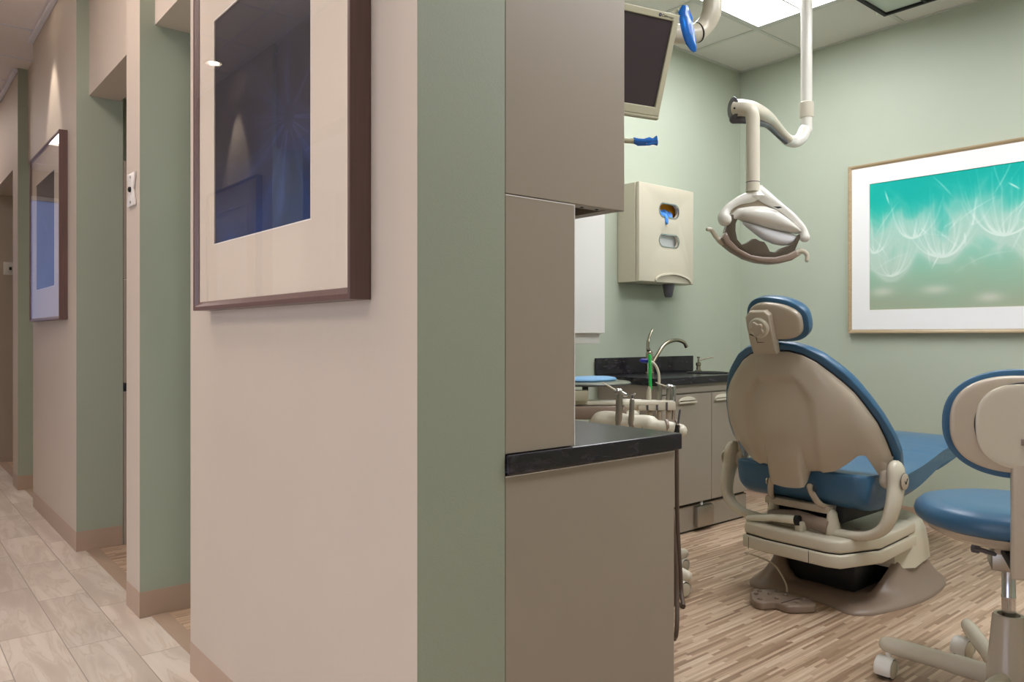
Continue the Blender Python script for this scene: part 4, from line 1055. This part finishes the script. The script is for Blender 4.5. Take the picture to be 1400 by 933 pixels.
# base column
bm = BM()
colp = [(3.30, YC-.25), (3.38, YC-.30), (3.60, YC-.27), (3.70, YC-.18), (3.72, YC), (3.70, YC+.18), (3.60, YC+.27), (3.38, YC+.30), (3.30, YC+.25)]
rings = []
for z, sc, dx in ((.12, 1.03, .0), (.14, 1.02, .0), (.19, 1.0, 0), (.25, .97, -.01), (.285, .93, -.02), (.297, .86, -.03)):
    rings.append([bm.verts.new((3.52+(a-3.52)*sc+dx, YC+(b-YC)*sc*.92, z)) for a, b in colp])
for a, b in zip(rings, rings[1:]):
    for j in range(len(colp)): bm.faces.new((a[j], a[(j+1) % len(colp)], b[(j+1) % len(colp)], b[j]))
bm.faces.new(rings[0]); bm.faces.new(rings[-1][::-1]); bmesh.ops.recalc_face_normals(bm, faces=bm.faces)
bc = obj('base_column', bm, M['shell2'], t, angle=40)
# base plate with flared wings
bpn = [(2.975, YC), (2.985, YC-.08), (2.95, YC-.20), (2.975, YC-.25), (3.06, YC-.29), (3.31, YC-.335), (3.55, YC-.325), (3.72, YC-.27), (3.80, YC-.16), (3.83, YC)]
bpn = bpn+[(a, 2*YC-b) for a, b in bpn[::-1][1:-1]]
sp2 = spline([(a, b, 0) for a, b in bpn+[bpn[0]]], 4)[:-1]
def scal(P_, k_, z, cx=3.45): return [bm.verts.new((cx+(p.x-cx)*k_, YC+(p.y-YC)*k_, z)) for p in P_]
bm = BM(); rings = [scal(sp2, 1, .0), scal(sp2, 1.0, .006), scal(sp2, .985, .014), scal(sp2, .93, .026)]
# inner rises towards the column on the foot side only
def rise(P_, k_, z0, zr, cx=3.45):
    out = []
    for p in P_:
        x = cx+(p.x-cx)*k_; y = YC+(p.y-YC)*k_; f = max(sm((x-3.12)/.28), .95*sm((y-YC-.10)/.10)*sm((x-2.98)/.1)); out.append(bm.verts.new((x, y, z0+(zr-z0)*f)))
    return out
rings.append(rise(sp2, .86, .03, .06)); rings.append(rise(sp2, .80, .03, .10)); rings.append(rise(sp2, .76, .03, .15)); rings.append(rise(sp2, .73, .03, .19)); rings.append(rise(sp2, .68, .03, .19)); rings.append(rise(sp2, .64, .03, .03))
for a, b in zip(rings, rings[1:]):
    for j in range(len(a)): bm.faces.new((a[j], a[(j+1) % len(a)], b[(j+1) % len(a)], b[j]))
bm.faces.new(rings[0]); bm.faces.new(rings[-1][::-1]); bmesh.ops.recalc_face_normals(bm, faces=bm.faces)
obj('base_plate', bm, M['basep'], t, angle=60)
bm = BM(); box(bm, 3.12, 3.5, YC-.15, YC+.15, .034, .197, .01); obj('lift_hollow_shade', bm, M['black'], t)  # black box stands in for deep shade under the lift housing

# foot control
t = thing('foot_control', (2.84, 1.70, 0), 'taupe foot control with round buttons on the floor behind the dental chair', 'foot control')
FO = Vector((2.83, 1.675, 0)); 
def fc(a, b, d): return FO+Vector((.643, .766, 0))*b*1.6+Vector((.766, -.643, 0))*a+Vector((0, 0, d))
bm = BM(); pts = [(-.115, .01), (-.10, .05), (-.085, .055), (-.075, .07), (.03, .07), (.05, .05), (.10, .035), (.115, .0), (.12, -.035), (.10, -.05), (.03, -.055), (-.01, -.05), (-.035, -.025), (-.09, -.03), (-.115, -.015)]
prism(bm, [(p.x, p.y) for p in spline([(a, b, 0) for a, b in pts+[pts[0]]], 3)[:-1]], fc, .001, .034, .008, segs=3); ft = obj('body', bm, M['basep'], t)
bm = BM(); tube(bm, [fc(-.02, -.038, .0345), fc(.05, -.01, .0345), fc(.11, .0, .0345)], .0012, 6); obj('groove', bm, M['seam'], ft)
for a, b in ((-.085, .03), (-.06, .05), (-.03, .03), (.015, .05), (.03, .02), (-.09, -.01), (-.02, -.005), (.085, -.01), (.045, -.035)):
    bm = BM(); lathe(bm, [(.009, 0), (.009, .005), (.005, .008), (0, .008)], fc(a, b, .034), 14); obj('button', bm, M['basep'], ft)
bm = BM(); tube(bm, spline([fc(.055, .05, .02), fc(.07, .09, .05), fc(.04, .12, .11), fc(-.03, .14, .14), fc(-.05, .19, .13), fc(.0, .27, .09)], 7), .004, 8); obj('cord', bm, M['shell2'], t)

# ------------------------------------------------------------------ operator stool
def caster(bmw, bmh, bmc, bmd, c, yaw):
    ax = Vector((math.cos(yaw), math.sin(yaw), 0))
    lathe(bmw, [(.020, -.022), (.031, -.019), (.031, .019), (.020, .022)], c+Vector((0, 0, .031)), 22, axis=ax)
    # hood: part of a cylinder over the wheel
    n = 18; up = Vector((0, 0, 1)); sd = up.cross(ax)
    for dd, rr_ in ((1, 0),):
        R0, R1 = .0325, .037
        rows = []
        for i in range(n+1):
            a = math.radians(-25+230*i/n); u_ = sd*math.cos(a)+up*math.sin(a)
            rows.append([bmh.verts.new(c+up*.031+u_*r_+ax*h_) for r_, h_ in ((R0, -.0235), (R1-.003, -.0255), (R1, -.02), (R1, .02), (R1-.003, .0255), (R0, .0235))])
        for p, q in zip(rows, rows[1:]):
            for j in range(6): bmh.faces.new((p[j], p[(j+1) % 6], q[(j+1) % 6], q[j]))
        bmh.faces.new(rows[0]); bmh.faces.new(rows[-1][::-1]); bmesh.ops.recalc_face_normals(bmh, faces=bmh.faces)
    for sg, bmk in ((-1, bmc), (1, bmd)): lathe(bmk, [(.0285, .0), (.0285, .002), (.024, .0045), (0, .005)], c+Vector((0, 0, .031))+ax*sg*.022, 22, axis=ax*sg)
def star_base(t, hub, r, a0, z_in, z_out, mleg):
    for k_ in range(5):
        a = math.radians(a0+72*k_); d = Vector((math.cos(a), math.sin(a), 0)); p = hub+d*r
        bm = BM(); q = [hub+d*.03+Vector((0, 0, z_in)), hub+d*(r*.5)+Vector((0, 0, z_in+(z_out-z_in)*.45)), hub+d*(r+.005)+Vector((0, 0, z_out))]
        tube(bm, spline(q, 6), [.031]*6+[.028]*6+[.024], 16, sq=.8, up=(0, 0, 1), round_ends=True); lg_ = obj('base_leg', bm, mleg, t)
        w, h_, c_, e_ = BM(), BM(), BM(), BM()
        yaw = math.radians((-88, -130, -10, 35, 80)[k_])
        off = Vector((-.766, .643, 0))*(.008 if k_ == 0 else .018)
        caster(w, h_, c_, e_, p+off, yaw)
        tube(h_, [p+Vector((0, 0, z_out-.02)), p+Vector((0, 0, .062))], .009, 10)
        cs_ = obj('caster_hood', h_, M['white'], t, angle=40); obj('wheel', w, M['black'], cs_); obj('wheel_cap', c_, M['shell2'], cs_); obj('wheel_cap', e_, M['shell2'], cs_)
HUB = Vector((2.62, .80, 0))
t = thing('operator_stool', HUB, 'blue operator stool with tan backrest and casters at the right edge', 'stool')
star_base(t, HUB, .325, 110, .068, .105, M['shell2'])
bm = BM(); lathe(bm, [(.058, .03), (.066, .05), (.06, .10), (.056, .11), (.043, .255), (.039, .262), (.030, .262), (.028, .25)], HUB, 32); obj('column_cover', bm, M['shell'], t)
bm = BM(); lathe(bm, [(.028, .245), (.028, .249)], HUB, 20); obj('cover_rim', bm, M['black'], t)
bm = BM(); lathe(bm, [(.0185, .20), (.0185, .31), (.0195, .312), (.0195, .318), (.0185, .32), (.0185, .40)], HUB, 24); obj('gas_lift', bm, M['chrome'], t)
bm = BM(); lathe(bm, [(0, .485), (.12, .485), (.18, .494), (.215, .512), (.228, .530), (.20, .531)], HUB, 44); obj('seat_pan', bm, M['shell'], t)
bm = BM(); lathe(bm, [(.20, .5315), (.236, .533), (.249, .545), (.253, .560), (.248, .578), (.233, .592), (.19, .602), (.1, .601), (0, .599)], HUB, 52); obj('seat_cushion', bm, M['blue'], t, angle=60)
bd = Vector((-.911, -.412, 0)); bl = Vector((-bd.y, bd.x, 0))      # towards the back, lateral
BC = HUB+bd*.275
def sb(v, s, n): # n towards the seat
    return BC+bl*v+Vector((0, 0, .862+s))-bd*(n-.9*v*v)
def sup(v, W, T_, B_, p=2.5): q = min(1, abs(v)/W); return T_*(1-q**p)**(1/p)
bm = BM(); pillow(bm, [(v, -sup(v, .195, 1, .148, 2.3)*.148, sup(v, .195, .148, 0, 2.3)) for v in cosrange(-.195, .195, 40)], sb, lambda v, s, e: .01*e+.004, lambda v, s, e: .04*e+.006, rows=24, p=2.6); sbc = obj('backrest_cushion', bm, M['blue'], t, angle=60)
bm = BM(); pillow(bm, [(v, -sup(v, .178, .131, 0), sup(v, .178, .131, 0)) for v in cosrange(-.178, .178, 40)], sb, lambda v, s, e: .012+.022*(1-math.exp(-4*e)), lambda v, s, e: -.008, rows=24, p=2.6); sbs = obj('backrest_shell', bm, M['shell'], t, angle=50)
bm = BM(); pillow(bm, [(v, -sup(v, .118, .118, 0), sup(v, .118, .110, 0)) for v in cosrange(-.118, .118, 30)], sb, lambda v, s, e: .034+.012*(1-math.exp(-4*e)), lambda v, s, e: -.03, rows=20, p=2.6); sbp = obj('back_cover', bm, M['shell2'], t, angle=50)
bm = BM(); 
ring = [sb(.1185*math.cos(a), .112*math.sin(a)*(1 if math.sin(a) > 0 else 1.05), -.034) for a in np.linspace(.25*PI, 1.75*PI, 50)]
tube(bm, ring, .0022, 6); obj('cover_seam', bm, M['seam'], sbp)
bm = BM(); prism(bm, [(-.014, -.035), (.026, -.035), (.026, -.052), (-.014, -.052)], lambda a, b, d: sb(a, b, -d), .044, .052, .001); obj('maker_plate', bm, M['basep'], sbp)
bm = BM(); w = .034
def stq(a, b, d): return BC+bl*a+Vector((0, 0, b))+bd*d
prism(bm, [(-w, .452), (w, .452), (w, .80), (w*.8, .83), (-w*.8, .83), (-w, .80)], stq, .006, .045, .008, segs=3); obj('back_post', bm, M['shell'], t)
bm = BM(); box(bm, -.30, .06, -.028, .028, .455, .482, .004); 
rotm = Matrix.Rotation(math.atan2(-bd.y, -bd.x), 4, 'Z')
for v in bm.verts: v.co = HUB+rotm @ v.co
mech = obj('seat_bracket', bm, M['black'], t)
bm = BM(); box(bm, -.055, .055, -.05, .05, .40, .462, .008)
for v in bm.verts: v.co = HUB+rotm @ v.co
obj('tilt_mechanism', bm, M['steel'], t)
for sg in (1, -1):
    bm = BM(); tube(bm, [HUB+bd*.05+bl*sg*.04+Vector((0, 0, .45)), HUB+bd*.07+bl*sg*.085+Vector((0, 0, .465))], [.007, .007], 10); tube(bm, [HUB+bd*.07+bl*sg*.085+Vector((0, 0, .465)), HUB+bd*.075+bl*sg*.10+Vector((0, 0, .468))], .013, 14); obj('adjustment_knob', bm, M['nozzle'], t)
for sg in (1, -1):
    bm = BM(); p0 = HUB+bl*sg*.03; tube(bm, [p0+bd*.06+Vector((0, 0, .478)), p0+bd*.035+Vector((0, 0, .43)), p0+bd*.01+Vector((0, 0, .405))], [.016, .012, .010], 10, sq=.6); obj('support_strut', bm, M['shell'], t)

# ------------------------------------------------------------------ delivery cart
CB = Vector((2.62, 2.28, 0))
t = thing('delivery_cart', CB, 'cream dental delivery cart with instrument bar and hoses behind the near worktop', 'dental cart')
ang0 = math.degrees(math.atan2(2.21-2.28, 2.89-2.62))
star_base(t, CB, .28, ang0, .10, .085, M['cream'])
bm = BM(); lathe(bm, [(.05, .04), (.05, .12), (.03, .14), (.03, .78)], CB, 24); obj('post', bm, M['cream'], t)
zb = .775
def ct(px, tt_, z): d = fw+rt*((px-700)/1045); return Vector((d.x*tt_, d.y*tt_, z))
bm = BM(); tube(bm, [CB+Vector((0, 0, .74)), ct(850, 3.0, .75), ct(835, 2.95, .765)], .03, 16); obj('support_arm', bm, M['cream'], t)
bm = BM()
for a, b in zip([0], [0]):
    prism(bm, [(0, 0), (.20, 0), (.24, .03), (.24, .09), (.2, .12), (0, .12)], lambda p, q, d: ct(770, 2.85, 0)+rt*p+fw*q+Vector((0, 0, d)), .785, .835, .01)
obj('control_body', bm, M['basep'], t)
bm = BM(); prism(bm, [(0, 0), (.30, 0), (.36, .02), (.36, .05), (.3, .07), (0, .07)], lambda p, q, d: ct(772, 2.88, 0)+rt*p+fw*q+Vector((0, 0, d)), .8365, .852, .004); obj('control_top', bm, M['cream'], t)
bm = BM(); prism(bm, [(0, 0), (.05, 0), (.05, .05), (0, .05)], lambda p, q, d: ct(786, 2.86, 0)+rt*p+fw*q+Vector((0, 0, d)), .8525, .893, .003); cpn = obj('control_panel', bm, M['monf'], t)
bm = BM(); tube(bm, [ct(800, 2.95, .852), ct(800, 3.0, .903)], .012, 12); obj('tray_post', bm, M['nozzle'], t)
# cream instrument bar
barp = [ct(812, 2.86, zb-.012), ct(822, 2.85, zb+.006), ct(836, 2.84, zb+.006), ct(860, 2.80, zb), ct(880, 2.78, zb+.002), ct(893, 2.76, zb-.004), ct(905, 2.745, zb-.008), ct(918, 2.73, zb-.010), ct(930, 2.72, zb-.014)]
sp3 = spline(barp, 5); rr3 = [interp(i/(len(sp3)-1), [0, .1, .25, .45, .6, .68, .78, 1], [.026, .036, .038, .034, .036, .026, .028, .024]) for i in range(len(sp3))]
bm = BM(); tube(bm, sp3, rr3, 22, round_ends=True); br = obj('instrument_bar', bm, M['cream'], t)
for px_, tt_ in ((846, 2.82), (863, 2.797), (876, 2.783), (911, 2.737), (925, 2.725)):
    bm = BM(); p = ct(px_, tt_, zb-.004); r_ = .039 if px_ < 880 else .029
    if px_ == 876: r_ = .0365
    tube(bm, [p-rt*.0045, p+rt*.0045] if px_ != 876 else [p-rt*.002, p+rt*.002], r_, 22); obj('holder_slot', bm, M['basep'], br)
bm = BM(); tube(bm, [ct(840, 2.9, .765), ct(835, 2.86, zb)], .02, 12); obj('bar_arm', bm, M['cream'], t)
# assistant instrument block
bm = BM(); prism(bm, [(0, 0), (.145, 0), (.145, .06), (.11, .08), (0, .08)], lambda p, q, d: ct(873, 3.0, 0)+rt*p+fw*q+Vector((0, 0, d)), .805, .842, .006); ab = obj('holder_block', bm, M['cream'], t)
for i in range(3):
    bm = BM(); prism(bm, [(.03+.038*i, -.002), (.038+.038*i, -.002), (.038+.038*i, .002), (.03+.038*i, .002)], lambda p, q, d: ct(873, 3.0, 0)+rt*p+fw*q+Vector((0, 0, d)), .806, .838, 0); obj('slot', bm, M['nozzle'], ab)
    bm = BM(); p_ = ct(873, 3.02, .80)+rt*(.045+.036*i); tube(bm, [p_, p_+Vector((0, 0, -.06))], [.011, .009], 12); obj('holder_sleeve', bm, M['shell'], ab)
bm = BM(); tube(bm, [ct(850, 3.0, .83), ct(876, 3.03, .825)], .022, 12, sq=.6, up=(0, 0, 1)); obj('block_arm', bm, M['cream'], t)
# hoses
for (p0, p1, p2, p3, lab) in ((ct(925, 2.72, .74), ct(926, 2.7, .45), ct(931, 2.66, .22), ct(929, 2.64, .17), 0), (ct(911, 2.735, .74), ct(918, 2.7, .5), ct(925, 2.62, .25), ct(919, 2.58, .08), 1), (ct(863, 2.8, .72), ct(890, 2.75, .45), ct(922, 2.7, .3), ct(915, 2.7, .14), 2)):
    bm = BM(); pp_ = spline([p0, p1, p2, p3, CB+Vector((.02, -.06, .10+.04*lab))], 8); tube(bm, pp_, .0075, 10); obj('hose', bm, M['hose'], t)
# tray and pad
tc_ = ct(806, 3.02, .904)
t3 = thing('instrument_tray', tc_, 'oval grey green tray on the delivery cart', 'tray')
bm = BM(); lathe(bm, [(.12, 0), (.168, .004), (.175, .010), (.172, .014), (.15, .0135), (0, .0135)], tc_, 44, sx=1, sy=.85); obj('tray', bm, M['traytop'], t3)
bm = BM(); lathe(bm, [(.176, .0052), (.178, .007), (.176, .009)], tc_, 44, sy=.85); obj('rim', bm, M['seam'], t3)
bm = BM(); pc = ct(808, 3.06, .9185); lathe(bm, [(.12, 0), (.126, .006), (.12, .012), (.09, .017), (0, .018)], pc, 40, sx=1.0, sy=.6); o_ = obj('tray_pad', bm, M['padblue']); tag(o_, 'pale blue oval pad lying on the grey green tray', 'pad')

# instruments (lift out of their holders)
def handpiece(px, tt_, z0, z1, r0, r1, name, label, tipd=None, m='steel'):
    th = thing(name, ct(px, tt_, z0), label, 'dental instrument')
    p0 = ct(px, tt_, z0); p1 = ct(px+2, tt_, z1)
    bm = BM(); tube(bm, [p0, p0.lerp(p1, .3), p0.lerp(p1, .34), p0.lerp(p1, .8), p1], [r0*.8, r0*.85, r0, r1, r1], 16, round_ends=True); b_ = obj('body', bm, M[m], th); return th, b_, p1
th, b_, p1 = handpiece(845, 2.79, .735, .895, .0135, .0125, 'air_water_syringe', 'leftmost steel syringe with angled ivory tip on the cream bar')
bm = BM(); tube(bm, [p1+rt*-.008, p1+rt*.022+Vector((0, 0, -.012))], [.013, .008], 14, round_ends=True); obj('head', bm, M['chrome'], th)
bm = BM(); tube(bm, [p1+rt*-.006, p1+rt*-.03+Vector((0, 0, .014)), p1+rt*-.063+Vector((0, 0, .034))], [.004, .0035, .0025], 10); obj('tip', bm, M['ivory'], th, label='ivory angled tip')
th, b_, p1 = handpiece(862, 2.77, .735, .865, .012, .009, 'dental_handpiece', 'steel handpiece with pointed top beside the ivory tipped syringe')
bm = BM(); tube(bm, [p1+Vector((0, 0, -.03)), p1+rt*.002+Vector((0, 0, .022))], [.008, .0035], 12, round_ends=True); obj('nose', bm, M['nozzle'], th)
bm = BM(); tube(bm, [p1+Vector((0, 0, .020)), p1+rt*.010+Vector((0, 0, .022))], .004, 10, round_ends=True); obj('head', bm, M['chrome'], th)
th = thing('dental_drill_coupling', ct(925, 2.7, .74), 'thin dark ridged coupling at the right end of the cream bar', 'dental instrument')
pA = ct(925, 2.705, .755); pB = ct(929.5, 2.705, .835)
bm = BM(); tube(bm, [pA, pA.lerp(pB, .35)], [.012, .008], 14); obj('body', bm, M['black'], th)
bm = BM(); tube(bm, [pA.lerp(pB, i/24) for i in range(8, 25)], [.0045 if i % 2 else .0034 for i in range(17)], 12, round_ends=True); obj('shaft', bm, M['nozzle'], th)
th = thing('saliva_ejector', ct(888, 3.03, .79), 'bright green straw standing in the holder block', 'saliva ejector')
bm = BM(); tube(bm, [ct(887, 3.04, .79), ct(887, 3.04, .875), ct(888, 3.04, .893)], [.011, .010, .007], 14, round_ends=True); obj('valve', bm, M['shell2'], th)
bm = BM(); tube(bm, [ct(889, 3.04, .888), ct(888, 3.04, 1.02)], .0065, 12, round_ends=True); obj('straw', bm, M['straw'], th, label='bright green straw')
th = thing('suction_wand', ct(901, 3.06, .79), 'ivory curved suction tube with blue tip, beside the green straw', 'suction tube')
bm = BM(); tube(bm, [ct(901, 3.06, .79), ct(901, 3.06, .885), ct(901, 3.06, .90)], [.012, .011, .007], 14, round_ends=True); obj('valve', bm, M['steel'], th)
bm = BM(); sw = spline([ct(901, 3.06, .895), ct(900.5, 3.06, .945), ct(897, 3.06, .975), ct(892, 3.06, .992), ct(885, 3.06, .998)], 6); tube(bm, sw, .0055, 12, round_ends=True); obj('tube', bm, M['ivory'], th)
bm = BM(); tube(bm, [ct(884, 3.06, .998), ct(877, 3.06, 1.0)], [.009, .0075], 12, round_ends=True); obj('tip', bm, M['tip'], th, label='blue tip')
th, b_, p1 = handpiece(913, 3.05, .77, .895, .011, .011, 'air_water_syringe', 'steel syringe with angled tip in the holder block, right of the suction tube')
bm = BM(); tube(bm, [p1+rt*-.004, p1+rt*.012], [.011, .008], 12, round_ends=True); obj('head', bm, M['chrome'], th)
bm = BM(); tube(bm, [p1+rt*-.006, p1+rt*-.03+Vector((0, 0, .008)), p1+rt*-.055+Vector((0, 0, .018))], [.0035, .003, .002], 10); obj('tip', bm, M['ivory'], th)
th, b_, p1 = handpiece(920, 3.04, .77, .885, .008, .007, 'dental_handpiece', 'slim chrome handpiece at the right end of the holder block', m='chrome')
bm = BM(); tube(bm, [p1, p1+Vector((0, 0, .012))], [.007, .004], 10, round_ends=True); obj('head', bm, M['chrome'], th)

# ------------------------------------------------------------------ world, camera, colour management
w = bpy.data.worlds.new('World'); S.world = w; w.use_nodes = True
w.node_tree.nodes['Background'].inputs[0].default_value = (.74, .80, 1, 1); w.node_tree.nodes['Background'].inputs[1].default_value = 2.2
cam = bpy.data.cameras.new('Camera'); co = bpy.data.objects.new('Camera', cam); COL.objects.link(co)
co.location = (0, 0, 1.1); cam.sensor_width = 36; cam.lens = 36*1045/1400
co.rotation_euler = (PI/2, 0, math.atan2(-.6428, .7660)); cam.shift_y = -(466.5-459)/1400; cam.clip_start = .02
S.camera = co
S.view_settings.view_transform = 'Standard'; S.view_settings.look = 'None'; S.view_settings.gamma = 1; S.view_settings.use_curve_mapping = False
S.view_settings.exposure = .42
